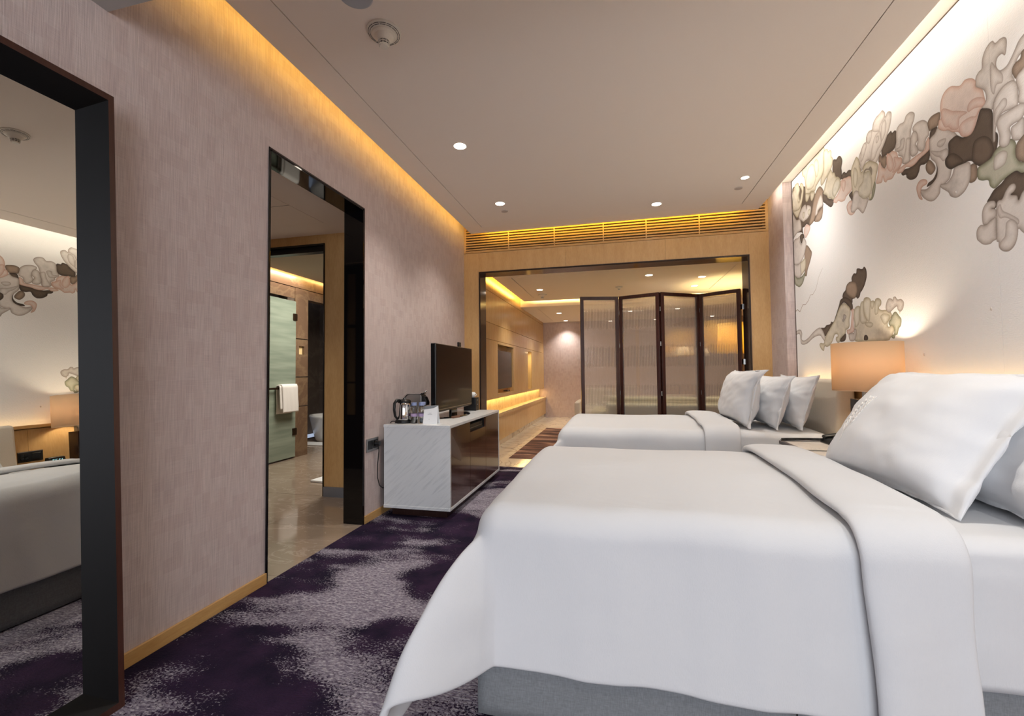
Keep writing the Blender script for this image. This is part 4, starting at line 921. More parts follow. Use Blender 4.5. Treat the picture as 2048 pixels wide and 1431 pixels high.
for k, (z0, z1) in enumerate(((0.425, 0.568), (0.255, 0.418), (0.085, 0.248))):
    dr = box('drawer', (NX0 + 0.002, NX0 + 0.02, NY0 + 0.028, NY1 - 0.028, z0, z1), 'nightstand_wood', ns, bevel=0.002)
    box('knob', (NX0 - 0.016, NX0 + 0.002, 3.0, 3.045, (z0 + z1) / 2 - 0.006, (z0 + z1) / 2 + 0.006), 'brushed_steel', dr, bevel=0.002)
lp_ = thing('table_lamp', 'bronze table lamp with a wide tan drum shade on the nightstand', 'lamp', (1.45, 3.05, NZ))
cx, cy = 1.455, 3.045
box('base', (cx - 0.085, cx + 0.06, cy - 0.07, cy + 0.07, NZ, NZ + 0.018), 'bronze', lp_, bevel=0.003)
box('column', (cx - 0.07, cx + 0.045, cy - 0.05, cy + 0.05, NZ + 0.018, NZ + 0.305), 'bronze_gloss', lp_, bevel=0.003)
box('neck', (cx - 0.02, cx + 0.02, cy - 0.02, cy + 0.02, NZ + 0.305, NZ + 0.42), 'brushed_steel', lp_)
bm = bmesh.new(); lathe(bm, [(0.172, 0.957), (0.172, 1.240), (0.170, 1.240), (0.170, 0.957)], (cx, cy, 0), 64, closed=True)
sh_ = obj('lamp_shade', bm, 'lamp_shade_fabric', lp_, smooth=True)
bm = bmesh.new(); lathe(bm, [(0.1725, 0.955), (0.1725, 0.961), (0.168, 0.961), (0.168, 0.955)], (cx, cy, 0), 64, closed=True); obj('shade_rim', bm, 'lamp_shade_fabric', sh_, smooth=False)
bm = bmesh.new(); bmesh.ops.create_uvsphere(bm, u_segments=20, v_segments=12, radius=0.03); bmesh.ops.translate(bm, vec=(cx, cy, 1.02), verts=bm.verts)
obj('light_bulb', bm, 'lamp_diffuser', lp_, smooth=True)
bulb((cx, cy, 1.10), 7.5, (1.0, 0.86, 0.66), 0.06)
ph = thing('telephone', 'black desk telephone with coiled cord at the back edge of the nightstand', 'telephone', (1.42, 3.29, NZ))
bm = bmesh.new(); hexa(bm, [(1.32, 3.19, NZ), (1.52, 3.19, NZ), (1.32, 3.37, NZ), (1.52, 3.37, NZ), (1.335, 3.20, NZ + 0.03), (1.51, 3.20, NZ + 0.06), (1.335, 3.36, NZ + 0.03), (1.51, 3.36, NZ + 0.06)])
obj('body', bm, 'black_plastic', ph, bevel=0.006)
bm = bmesh.new(); hexa(bm, [(1.325, 3.305, NZ + 0.028), (1.525, 3.305, NZ + 0.058), (1.325, 3.355, NZ + 0.028), (1.525, 3.355, NZ + 0.058), (1.325, 3.31, NZ + 0.050), (1.525, 3.31, NZ + 0.082), (1.325, 3.35, NZ + 0.050), (1.525, 3.35, NZ + 0.082)])
obj('handset', bm, 'black_plastic', ph, bevel=0.01, seg=3)
kp = bmesh.new()
for i in range(4):
    for j in range(3): bx(kp, 1.365 + i * 0.026, 1.383 + i * 0.026, 3.215 + j * 0.026, 3.232 + j * 0.026, NZ + 0.038 + i * 0.004, NZ + 0.046 + i * 0.0042)
obj('keypad', kp, 'brushed_steel', ph)
pts = []
for i in range(600):
    t = i / 599; a = t * 2 * math.pi * 42
    cxp = 1.33 - 0.245 * t; cyp = 3.345 + 0.02 * math.sin(t * 2.5); cz = NZ + 0.011 + 0.006 * (1 - t)
    pts.append((cxp, cyp + 0.008 * math.cos(a), cz + 0.008 * math.sin(a)))
bm = bmesh.new(); tube(bm, pts, 0.0022, 5); obj('coiled_cord', bm, 'black_plastic', ph, smooth=True)
ck = thing('alarm_clock', 'small black digital alarm clock on the nightstand beside the lamp', 'clock', (1.40, 2.86, NZ))
bm = bmesh.new(); hexa(bm, [(1.40, 2.795, NZ), (1.48, 2.795, NZ), (1.40, 2.925, NZ), (1.48, 2.925, NZ), (1.428, 2.80, NZ + 0.10), (1.47, 2.80, NZ + 0.103), (1.428, 2.92, NZ + 0.10), (1.47, 2.92, NZ + 0.103)])
obj('case', bm, 'black_plastic', ck, bevel=0.006)
bm = bmesh.new()
def seg7(bm, y, z, segs, h=0.018, w=0.010):
    S7 = {'a': (0, h, w, 0), 'g': (0, h / 2, w, 0), 'd': (0, 0, w, 0), 'f': (0, h / 2, 0, h / 2), 'b': (w, h / 2, 0, h / 2), 'e': (0, 0, 0, h / 2), 'c': (w, 0, 0, h / 2)}
    for s in segs:
        a, b, dw, dh = S7[s]; yy = y - a; z0 = z + b; t = 0.0018
        x = 1.3990 + (z0 - NZ) * 0.28
        bx(bm, x - 0.001, x + 0.002, yy - dw - t / 2, yy + t / 2, z0, z0 + dh + t)
for y, s in ((2.905, 'bc'), (2.885, 'abged'), (2.860, 'abgcd'), (2.84, 'abgcd')): seg7(bm, y, NZ + 0.055, s, 0.024, 0.012)
obj('display_digits', bm, 'clock_digit', ck)
so = thing('switch_panel', 'black switch and socket panel on the maple wall beside the near headboard', 'switch panel', (1.622, 2.80, 0.69))
box('plate', (1.617, 1.6245, 2.705, 2.875, 0.685, 0.775), 'black_plastic', so, bevel=0.002)
box('metal_edge', (1.616, 1.618, 2.705, 2.875, 0.768, 0.775), 'brushed_steel', so)
for i in range(2):
    for j in range(2): box('switch', (1.612, 1.617, 2.722 + i * 0.028, 2.744 + i * 0.028, 0.70 + j * 0.03, 0.722 + j * 0.03), 'tv_bezel', so, bevel=0.001)
box('socket', (1.6135, 1.617, 2.80, 2.86, 0.70, 0.755), 'tv_bezel', so, bevel=0.001)
# ================================================================== TV CABINET (marble carcass, dark doors)
cb = thing('tv_cabinet', 'white marble minibar cabinet with dark glossy doors along the left wall', 'cabinet', (-1.49, 3.78, 0))
KX0, KX1, KY0, KY1, KZ0, KZ1 = -1.757, -1.212, 3.09, 4.50, 0.060, 0.693
box('marble_top', (KX0, KX1, KY0, KY1, KZ1 - 0.022, KZ1), 'cabinet_marble', cb, bevel=0.0015)
box('marble_bottom', (KX0, KX1, KY0, KY1, KZ0, KZ0 + 0.022), 'cabinet_marble', cb, bevel=0.0015)
box('marble_side', (KX0 + 0.003, KX1 - 0.001, KY0 + 0.003, KY0 + 0.024, KZ0 + 0.022, KZ1 - 0.022), 'cabinet_marble', cb)
box('marble_side', (KX0 + 0.003, KX1 - 0.001, KY1 - 0.024, KY1 - 0.003, KZ0 + 0.022, KZ1 - 0.022), 'cabinet_marble', cb)
box('back_panel', (KX0 + 0.003, KX0 + 0.02, KY0 + 0.024, KY1 - 0.024, KZ0 + 0.022, KZ1 - 0.022), 'black_plastic', cb)
box('toe_kick', (-1.707, -1.257, 3.137, 4.46, 0, KZ0), 'dark_wood', cb)
for a, b, zt in ((3.116, 3.562, KZ1 - 0.025), (3.566, 4.02, 0.580), (4.024, 4.474, KZ1 - 0.025)):
    box('door', (KX1 - 0.022, KX1 - 0.003, a, b, KZ0 + 0.025, zt), 'cabinet_wood', cb, bevel=0.001)
box('partition', (KX0 + 0.02, KX1 - 0.023, 3.555, 3.573, KZ0 + 0.022, KZ1 - 0.022), 'black_plastic', cb)
box('partition', (KX0 + 0.02, KX1 - 0.023, 4.013, 4.031, KZ0 + 0.022, KZ1 - 0.022), 'black_plastic', cb)
box('shelf', (KX0 + 0.02, KX1 - 0.023, 3.573, 4.013, 0.570, 0.585), 'black_plastic', cb)
box('door_stop', (KX1 - 0.012, KX1 - 0.002, 4.01, 4.02, KZ0 + 0.022, KZ0 + 0.030), 'steel', cb)
mp = thing('media_player', 'flat black media player in the open slot of the marble cabinet', 'media player', (-1.35, 3.79, 0.585))
box('case', (-1.50, -1.235, 3.60, 3.98, 0.586, 0.640), 'black_plastic', mp, bevel=0.002)
box('front_trim', (-1.2352, -1.232, 3.62, 3.96, 0.606, 0.611), 'brushed_steel', mp)
# TV
tv = thing('television', 'black flat television standing on the marble cabinet', 'television', (-1.47, 3.86, KZ1))
tx = -1.450
box('casing', (tx - 0.045, tx, 3.385, 4.325, 0.758, 1.335), 'tv_bezel', tv, bevel=0.006)
box('rear_bulge', (tx - 0.085, tx - 0.045, 3.47, 4.24, 0.80, 1.24), 'black_plastic', tv, bevel=0.02)
box('screen', (tx - 0.002, tx + 0.001, 3.402, 4.308, 0.800, 1.318), 'tv_black', tv)
box('lower_trim', (tx, tx + 0.002, 3.402, 4.308, 0.776, 0.781), 'steel', tv)
box('stand_neck', (tx - 0.04, tx - 0.015, 3.78, 3.93, KZ1 + 0.01, 0.77), 'stand_gloss', tv, bevel=0.004)
bm = bmesh.new(); lathe(bm, [(0, 0), (0.30, 0), (0.30, 0.006), (0.27, 0.012), (0, 0.012)], (0, 0, 0), 48, 0.42, 1.0); bmesh.ops.translate(bm, vec=(-1.475, 3.86, KZ1), verts=bm.verts)
obj('stand_foot', bm, 'stand_gloss', tv, smooth=False)
rc = box('remote_control', (-1.40, -1.372, 3.60, 3.70, KZ1, KZ1 + 0.018), 'brown_leather', bevel=0.004); rebase(rc, (-1.386, 3.65, KZ1)); rc.rotation_euler = (0, 0, R(-14)); rc.location.x += 0.01
tag(rc, 'small brown remote holder lying at the foot of the television stand', 'remote')
# kettle
kt = thing('kettle', 'chrome electric kettle with black handle on the near end of the marble cabinet', 'kettle', (-1.655, 3.235, KZ1))
k0 = (-1.655, 3.235, KZ1)
bm = bmesh.new(); lathe(bm, [(0, 0), (0.072, 0), (0.074, 0.006), (0.070, 0.022), (0, 0.022)], k0, 32); obj('power_base', bm, 'black_plastic', kt, smooth=False)
bm = bmesh.new(); lathe(bm, [(0, 0.023), (0.066, 0.023), (0.067, 0.035), (0.066, 0.09), (0.059, 0.145), (0.052, 0.162), (0, 0.162)], k0, 40); obj('body', bm, 'chrome', kt, smooth=True)
bm = bmesh.new(); lathe(bm, [(0.054, 0.160), (0.054, 0.172), (0.042, 0.184), (0.012, 0.187), (0.012, 0.197), (0, 0.198)], k0, 32); obj('lid', bm, 'black_plastic', kt, smooth=True)
hd = Vector((-0.35, -0.94, 0)).normalized(); hb_ = Vector(k0)
pts = [hb_ + hd * a + Vector((0, 0, b)) for a, b in ((0.045, 0.178), (0.078, 0.182), (0.100, 0.160), (0.104, 0.110), (0.095, 0.060), (0.070, 0.035))]
bm = bmesh.new(); tube(bm, pts, 0.011, 10, [0.012, 0.013, 0.012, 0.011, 0.010, 0.009]); obj('handle', bm, 'black_plastic', kt, smooth=True)
bm = bmesh.new(); sp_ = hb_ - hd * 0.058; bmesh.ops.create_cone(bm, segments=16, radius1=0.014, radius2=0.022, depth=0.03, cap_ends=True)
bmesh.ops.translate(bm, vec=(sp_.x, sp_.y, KZ1 + 0.145), verts=bm.verts); obj('spout', bm, 'chrome', kt, smooth=True)
bm = bmesh.new(); tube(bm, [(-1.71, 3.20, KZ1 + 0.012), (-1.735, 3.19, KZ1 + 0.016), (-1.757, 3.20, KZ1 + 0.004), (-1.766, 3.21, KZ1 - 0.05), (-1.77, 3.21, 0.45)], 0.004, 6); obj('cord', bm, 'black_plastic', kt, smooth=True)
# bottles
def bottle():
    t = thing('water_bottle', '', 'bottle', (0, 0, 0), 'water bottles beside the kettle')
    bm = bmesh.new(); lathe(bm, [(0, 0), (0.025, 0), (0.027, 0.006), (0.026, 0.03), (0.027, 0.04), (0.026, 0.095), (0.026, 0.122), (0.022, 0.134), (0.019, 0.138), (0.019, 0.146), (0, 0.146)], (0, 0, 0), 28); obj('bottle_body', bm, 'water_glass', t, smooth=True)
    bm = bmesh.new(); lathe(bm, [(0.0268, 0.055), (0.0268, 0.078)], (0, 0, 0), 28); obj('label_band', bm, 'label_purple', t, smooth=True)
    bm = bmesh.new(); lathe(bm, [(0, 0.140), (0.021, 0.140), (0.021, 0.163), (0, 0.163)], (0, 0, 0), 24); obj('cap', bm, 'cap_blue', t)
    return t
b1 = bottle(); b2 = copy_tree(b1); b3 = copy_tree(b1)
for b, p, l in ((b1, (-1.556, 3.205, KZ1), 'clear water bottle next to the kettle, left of the pair'), (b2, (-1.497, 3.215, KZ1), 'clear water bottle right behind the white card'), (b3, (-1.518, 3.285, KZ1), 'water bottle behind the other two near the coffee machine')):
    b.location = p; b['label'] = l
cd = thing('menu_card', 'white folded tent card on the near edge of the marble cabinet', 'card', (-1.41, 3.20, KZ1))
bm = bmesh.new(); hexa(bm, [(-1.47, 3.178, KZ1), (-1.352, 3.178, KZ1), (-1.47, 3.181, KZ1), (-1.352, 3.181, KZ1), (-1.468, 3.205, KZ1 + 0.135), (-1.354, 3.205, KZ1 + 0.142), (-1.468, 3.208, KZ1 + 0.135), (-1.354, 3.208, KZ1 + 0.142)]); obj('front_leaf', bm, 'paper', cd)
bm = bmesh.new(); hexa(bm, [(-1.47, 3.236, KZ1), (-1.352, 3.236, KZ1), (-1.47, 3.239, KZ1), (-1.352, 3.239, KZ1), (-1.468, 3.206, KZ1 + 0.135), (-1.354, 3.206, KZ1 + 0.142), (-1.468, 3.209, KZ1 + 0.135), (-1.354, 3.209, KZ1 + 0.142)]); obj('rear_leaf', bm, 'paper', cd)
def yf(z): return 3.178 + (z - KZ1) / 0.14 * 0.027 - 0.0006
for z, x0, x1 in ((KZ1 + 0.072, -1.435, -1.398), (KZ1 + 0.082, -1.425, -1.405), (KZ1 + 0.036, -1.425, -1.415)): box('print_line', (x0, x1, yf(z) - 0.0003, yf(z) + 0.0006, z, z + 0.002), 'ink', cd)
hexb = bmesh.new(); hexa(hexb, [(-1.4685, yf(KZ1 + 0.11), KZ1 + 0.11), (-1.3535, yf(KZ1 + 0.128), KZ1 + 0.124), (-1.4685, yf(KZ1 + 0.11) + 0.001, KZ1 + 0.11), (-1.3535, yf(KZ1 + 0.128) + 0.001, KZ1 + 0.124), (-1.468, yf(KZ1 + 0.135), KZ1 + 0.1345), (-1.354, yf(KZ1 + 0.142), KZ1 + 0.1415), (-1.468, yf(KZ1 + 0.135) + 0.001, KZ1 + 0.1345), (-1.354, yf(KZ1 + 0.142) + 0.001, KZ1 + 0.1415)])
obj('heading_band', hexb, 'paper_dark', cd)
# coffee machine
cm = thing('coffee_machine', 'grey and chrome capsule coffee machine behind the kettle', 'coffee machine', (-1.66, 3.45, KZ1))
bm = bmesh.new(); prof = [(-1.74, 0.0), (-1.745, 0.12), (-1.735, 0.19), (-1.71, 0.215), (-1.60, 0.218), (-1.585, 0.205), (-1.585, 0.10), (-1.615, 0.09), (-1.615, 0.0)]
def extr(bm, pr, y0, y1):
    A = [bm.verts.new((x, y0, KZ1 + z)) for x, z in pr]; B = [bm.verts.new((x, y1, KZ1 + z)) for x, z in pr]
    bm.faces.new(A); bm.faces.new(B[::-1])
    for i in range(len(A)): j = (i + 1) % len(A); bm.faces.new((A[i], A[j], B[j], B[i]))
extr(bm, prof, 3.40, 3.50); obj('body', bm, 'brushed_steel', cm, bevel=0.005)
bm = bmesh.new(); extr(bm, [(-1.752, 0.0), (-1.757, 0.13), (-1.745, 0.20), (-1.715, 0.227), (-1.59, 0.228), (-1.59, 0.219), (-1.71, 0.218), (-1.736, 0.193), (-1.747, 0.13), (-1.742, 0.0)], 3.392, 3.508); obj('chrome_frame', bm, 'chrome', cm, bevel=0.002)
bm = bmesh.new(); extr(bm, [(-1.585, 0.20), (-1.565, 0.195), (-1.545, 0.15), (-1.548, 0.125), (-1.585, 0.12)], 3.42, 3.48); obj('coffee_spout', bm, 'black_plastic', cm, bevel=0.004)
bm = bmesh.new(); tube(bm, [(-1.60, 3.45, KZ1 + 0.222), (-1.575, 3.45, KZ1 + 0.238), (-1.56, 3.45, KZ1 + 0.246)], 0.006, 8); obj('lever', bm, 'chrome', cm, smooth=True)
box('drip_tray', (-1.615, -1.53, 3.405, 3.495, KZ1, KZ1 + 0.03), 'black_plastic', cm, bevel=0.003)
box('water_tank', (-1.745, -1.66, 3.505, 3.56, KZ1, KZ1 + 0.17), 'black_plastic', cm, bevel=0.01)
# box with cup behind the TV
bb = thing('storage_box', 'black box with two small marks behind the television, carrying a cup', 'box', (-1.47, 4.42, KZ1))
box('case', (-1.56, -1.425, 4.37, 4.475, KZ1, KZ1 + 0.135), 'black_plastic', bb, bevel=0.002)
for z in (0.06, 0.105): box('mark', (-1.4255, -1.4245, 4.41, 4.435, KZ1 + z, KZ1 + z + 0.008), 'ink', bb)
cp = thing('cup', 'small white cup with a handle on top of the black box', 'cup', (-1.475, 4.42, KZ1 + 0.135))
bm = bmesh.new(); lathe(bm, [(0, 0), (0.020, 0), (0.027, 0.055), (0.0255, 0.055), (0.019, 0.004), (0, 0.004)], (-1.475, 4.415, KZ1 + 0.1355), 28); obj('cup_body', bm, 'white_ceramic', cp, smooth=True)
bm = bmesh.new(); tube(bm, [(-1.475 + 0.024 + 0.016 * math.sin(t * math.pi), 4.415 + 0.0, KZ1 + 0.1355 + 0.012 + 0.034 * t) for t in [i / 8 for i in range(9)]], 0.0035, 6); obj('cup_handle', bm, 'white_ceramic', cp, smooth=True)
sn = thing('wall_sensor', 'small black wall device above the television near the partition', 'sensor', (WL, 4.86, 1.39))
box('case', (WL, WL + 0.022, 4.825, 4.90, 1.37, 1.445), 'black_plastic', sn, bevel=0.003); box('window', (WL + 0.022, WL + 0.024, 4.845, 4.88, 1.415, 1.43), 'tv_black', sn)
# wall socket with plug and cord
ws = thing('wall_socket', 'double metal wall socket on the wallpaper beside the marble cabinet', 'socket', (WL, 2.99, 0.55))
box('plate', (WL, WL + 0.008, 2.91, 3.07, 0.508, 0.603), 'brushed_steel', ws, bevel=0.002)
box('socket_face', (WL + 0.008, WL + 0.0105, 2.925, 2.985, 0.525, 0.588), 'black_plastic', ws, bevel=0.001)
box('socket_face', (WL + 0.008, WL + 0.0105, 2.997, 3.057, 0.525, 0.588), 'black_plastic', ws, bevel=0.001)
pg = thing('power_plug', 'black plug and cable hanging from the wall socket to the cabinet', 'plug', (WL + 0.02, 3.027, 0.55))
bm = bmesh.new(); bmesh.ops.create_cone(bm, segments=20, radius1=0.024, radius2=0.018, depth=0.035, cap_ends=True); bmesh.ops.rotate(bm, matrix=Matrix.Rotation(R(90), 3, 'Y'), verts=bm.verts)
bmesh.ops.translate(bm, vec=(WL + 0.029, 3.027, 0.558), verts=bm.verts); obj('plug_body', bm, 'black_plastic', pg, bevel=0.003)
bm = bmesh.new(); tube(bm, [(WL + 0.035, 3.027, 0.545), (WL + 0.037, 3.026, 0.50), (WL + 0.024, 3.03, 0.40), (WL + 0.02, 3.035, 0.30), (WL + 0.022, 3.06, 0.235), (WL + 0.026, 3.10, 0.205), (WL + 0.03, 3.16, 0.20)], 0.0035, 8); obj('cable', bm, 'black_plastic', pg, smooth=True)
# ================================================================== FOLDING SCREEN
fs = thing('folding_screen', 'four-leaf folding screen of dark wood frames and ribbed glass in the opening', 'folding screen', (0.5, 5.4, 0))
SP = [(-0.405, 5.375), (0.050, 5.46), (0.495, 5.335), (0.935, 5.555), (1.352, 5.345)]
SP = [(-0.408, 5.19), (0.042, 5.31), (0.487, 5.135), (0.942, 5.41), (1.352, 5.20)]
SP = [(x * 1.03 + (0.0), y + 0.17) for x, y in SP]; SP[-1] = (1.367, 5.33)
ZT = 1.995
for i in range(4):
    (xa, ya), (xb, yb) = SP[i], SP[i + 1]; L = math.hypot(xb - xa, yb - ya) - 0.012; ang = math.atan2(yb - ya, xb - xa)
    Mx = Matrix.Translation(Vector(((xa + xb) / 2, (ya + yb) / 2, 0))) @ Matrix.Rotation(ang, 4, 'Z'); hw = L / 2; fwid = 0.040; dth = 0.018
    def pl(name, b, mat, par, bev=0.0):
        bm = bmesh.new(); bx(bm, *b); bmesh.ops.transform(bm, matrix=Mx, verts=bm.verts); return obj(name, bm, mat, par, bevel=bev)
    leaf = pl('leaf_stile', (-hw, -hw + fwid, -dth, dth, 0.012, ZT), 'screen_wood', fs, 0.002)
    pl('leaf_stile', (hw - fwid, hw, -dth, dth, 0.012, ZT), 'screen_wood', fs, 0.002)
    pl('leaf_rail', (-hw + fwid, hw - fwid, -dth, dth, ZT - fwid, ZT), 'screen_wood', fs, 0.002)
    pl('leaf_rail', (-hw + fwid, hw - fwid, -dth, dth, 0.012, 0.09), 'screen_wood', fs, 0.002)
    # glass pane in its own frame so the ribs follow the leaf
    bm = bmesh.new(); gx0, gx1, gz0, gz1 = -hw + fwid - 0.004, hw - fwid + 0.004, 0.086, ZT - fwid + 0.004
    nr = int((gx1 - gx0) / 0.018 * 8)
    def ribf(a, b):
        x = gx0 + (gx1 - gx0) * a; z = gz0 + (gz1 - gz0) * b
        k = min(1.0, max(0.12, 0.8 - 4.0 * math.sin(z * 6.283 / 0.46)))
        return Vector((x, -0.004 - 0.0010 * k * abs(math.sin(math.pi * x / 0.018)), z))
    V = grid(bm, ribf, nr, 60); q = [bm.verts.new(p) for p in ((gx0, 0.003, gz0), (gx1, 0.003, gz0), (gx1, 0.003, gz1), (gx0, 0.003, gz1))]
    bm.faces.new(q); bm.faces.new([q[0]] + [q[1]] + [V[i][0] for i in range(nr, -1, -1)]); bm.faces.new([q[3]] + [q[2]] + [V[i][-1] for i in range(nr, -1, -1)])
    bm.faces.new([q[0], q[3]] + [V[0][j] for j in range(60, -1, -1)]); bm.faces.new([q[1], q[2]] + [V[-1][j] for j in range(60, -1, -1)])
    o = obj('glass_pane', bm, 'ribbed_glass', fs, world=False)
    for p in o.data.polygons: p.use_smooth = len(p.vertices) == 4 and p.area < 0.01
    o.matrix_local = Matrix.Translation(-BASE[fs.name]) @ Mx
for (x, y) in SP[1:4]:
    for z in (0.45, 0.83, 1.40, 1.80):
        bm = bmesh.new(); bmesh.ops.create_cone(bm, segments=12, radius1=0.006, radius2=0.006, depth=0.05, cap_ends=True); bmesh.ops.translate(bm, vec=(x, y - 0.016, z), verts=bm.verts); obj('hinge', bm, 'steel', fs)
for z in (0.45, 1.15, 1.76): box('hinge', (1.366, 1.3745, 5.30, 5.35, z, z + 0.06), 'steel', fs)
# ================================================================== CEILING FITTINGS
def downlight(x, y, z, label, r=0.042, es='led', power=0, ang=110, group='ceiling downlights'):
    t = thing('downlight', label, 'downlight', (x, y, z), group)
    bm = bmesh.new(); lathe(bm, [(r, -0.001), (r + 0.010, -0.003), (r + 0.011, 0.0), (r, 0.002)], (0, 0, 0), 32, closed=True); obj('trim_ring', bm, 'ceiling_paint', t, world=False, smooth=True)
    bm = bmesh.new(); lathe(bm, [(0, -0.0015), (r, -0.0015)], (0, 0, 0), 32); obj('lens', bm, es, t, world=False)
    if power: spot((x, y, z - 0.01), power, ang=ang)
    return t
DP = 66
downlight(-1.089, 3.007, ZC, 'lit round downlight nearest the camera on the left of the bedroom ceiling', 0.044, power=DP)
downlight(-1.087, 4.143, ZC, 'lit round downlight on the left near the air grille', 0.044, power=DP)
downlight(0.419, 4.554, ZC, 'lit round downlight in the middle of the ceiling above the far bed', 0.044, power=DP)
downlight(1.113, 4.119, ZC, 'smaller lit downlight near the mural wall', 0.030, power=12)
for wy in (4.119, 1.85, 0.6):  # mural washers; the two nearer ones are unseen, added to brighten the mural
    l = bpy.data.lights.new('wall_washer', 'SPOT'); l.energy = 34; l.color = (1.0, 0.96, 0.91); l.spot_size = R(120); l.spot_blend = 1.0; l.shadow_soft_size = 0.03
    o = bpy.data.objects.new('wall_washer', l); C.objects.link(o); o.location = (1.113, wy, (ZC if wy > 1.19 else 2.421) - 0.012)
    o.rotation_euler = (Vector((1.668, wy, 1.35)) - o.location).to_track_quat('-Z', 'Y').to_euler()
downlight(1.113, 0.6, 2.421, 'unseen small downlight added in the soffit to brighten the mural wall', 0.030, power=0)  # out-of-view fixtures added to go with the two nearer washers
downlight(1.113, 1.85, ZC, 'unseen small downlight added above the near bed to brighten the mural', 0.030, power=0)
downlight(0.42, 0.0 + 1.75, ZC, 'assumed unseen downlight above the near bed', 0.044, power=DP)  # assumed fixture out of view, lights the near bed
downlight(0.42, -0.6, 2.421, 'assumed unseen downlight in the lower soffit behind the camera', 0.044, power=DP)  # assumed fixture, never in view
ll = 'living room downlight beyond the opening, '
for (x, y, z, s) in ((-1.164, 6.877, 2.40, 'on the left by the panelled wall'), (0.458, 6.253, 2.40, 'nearest the opening, above the screen'), (1.189, 6.559, 2.40, 'right one of the front row'), (1.198, 7.221, 2.40, 'right one farther back'),
                     (-1.135, 9.062, 2.31, 'left one beyond the gold cove step'), (-1.149, 10.428, 2.31, 'left one close to the far wall'), (1.19, 9.116, 2.31, 'seen through the third glass leaf'), (0.3, 9.2, 2.31, 'seen through the second glass leaf')):
    downlight(x, y, z, ll + s, 0.045, power=62, group='living room downlights')
downlight(-2.9, 2.4, 2.36, 'lit downlight in the vestibule ceiling', 0.04, power=45, group='vestibule lights')
def disc(x, y, z, r, name, label, mat):
    bm = bmesh.new(); lathe(bm, [(0, -0.006), (r * 0.92, -0.006), (r, -0.003), (r, 0.0)], (0, 0, 0), 32); o = obj(name, bm, mat, smooth=False); o.location = (x, y, z); BASE[o.name] = Vector(o.location)
    return tag(o, label, name.split('_')[-1], None)
disc(-1.094, 4.349, ZC, 0.035, 'sprinkler_cover', 'pale round sprinkler cover behind the left downlight near the grille', 'sprinkler')
disc(1.117, 4.344, ZC, 0.035, 'sprinkler_cover', 'pale round sprinkler cover beside the small downlight near the mural', 'sprinkler')
disc(-1.089, 1.672, ZC, 0.075, 'ceiling_speaker', 'grey round ceiling speaker at the top edge above the smoke detector', 'speaker_grey')
def detector(x, y, z, label, s=1.0):
    t = thing('smoke_detector', label, 'smoke detector', (x, y, z), 'smoke detectors')
    q = s
    bm = bmesh.new(); lathe(bm, [(0.082 * q, 0), (0.082 * q, -0.006 * q), (0.074 * q, -0.010 * q), (0.058 * q, -0.014 * q), (0.056 * q, -0.020 * q), (0.046 * q, -0.026 * q), (0.040 * q, -0.034 * q), (0.029 * q, -0.046 * q), (0, -0.046 * q)], (0, 0, 0), 48); obj('base', bm, 'white_plastic', t, world=False, smooth=False)
    bm = bmesh.new(); lathe(bm, [(0.024 * q, -0.046 * q), (0.023 * q, -0.070 * q), (0, -0.070 * q)], (0, 0, 0), 32); obj('sensor_core', bm, 'black_line', t, world=False)
    bm = bmesh.new()
    for k in range(3): lathe(bm, [(0.024 * q, -0.046 * q - k * 0.010 * q), (0.029 * q - k * 0.002 * q, -0.046 * q - k * 0.010 * q), (0.029 * q - k * 0.002 * q, -0.050 * q - k * 0.010 * q), (0.023 * q, -0.050 * q - k * 0.010 * q)], (0, 0, 0), 32, closed=True)
    for k in range(10):
        a = k * math.pi / 5; tube(bm, [(0.0275 * q * math.cos(a), 0.0275 * q * math.sin(a), -0.046 * q), (0.0235 * q * math.cos(a), 0.0235 * q * math.sin(a), -0.072 * q)], 0.0018 * q, 4)
    lathe(bm, [(0.023 * q, -0.070 * q), (0.020 * q, -0.075 * q), (0, -0.076 * q)], (0, 0, 0), 32)
    obj('cage', bm, 'white_plastic', t, world=False)
    bm = bmesh.new()
    for rr_ in (0.0655, 0.0735):
        for k in range(14):
            a0 = k * 2 * math.pi / 14; pts = []
            zz = -0.0125 * q if rr_ < 0.07 else -0.0105 * q
            for m in range(7):
                a = a0 + m / 6 * 0.40
                pts.append((rr_ * q * math.cos(a), rr_ * q * math.sin(a), zz))
            tube(bm, pts, 0.0014 * q, 4)
    obj('vent_slots', bm, 'black_line', t, world=False)
    return t
detector(-1.075, 1.895, ZC, 'cream smoke detector with a caged tip, largest, top left of the ceiling')
detector(-0.03, 1.87, ZC, 'cream ceiling detector seen in the leaning mirror', 0.8)
detector(-1.189, 7.273, 2.40, 'small detector beside the left living room downlight')
detector(0.063, 6.973, 2.40, 'small detector in the middle of the living room ceiling', 0.7)
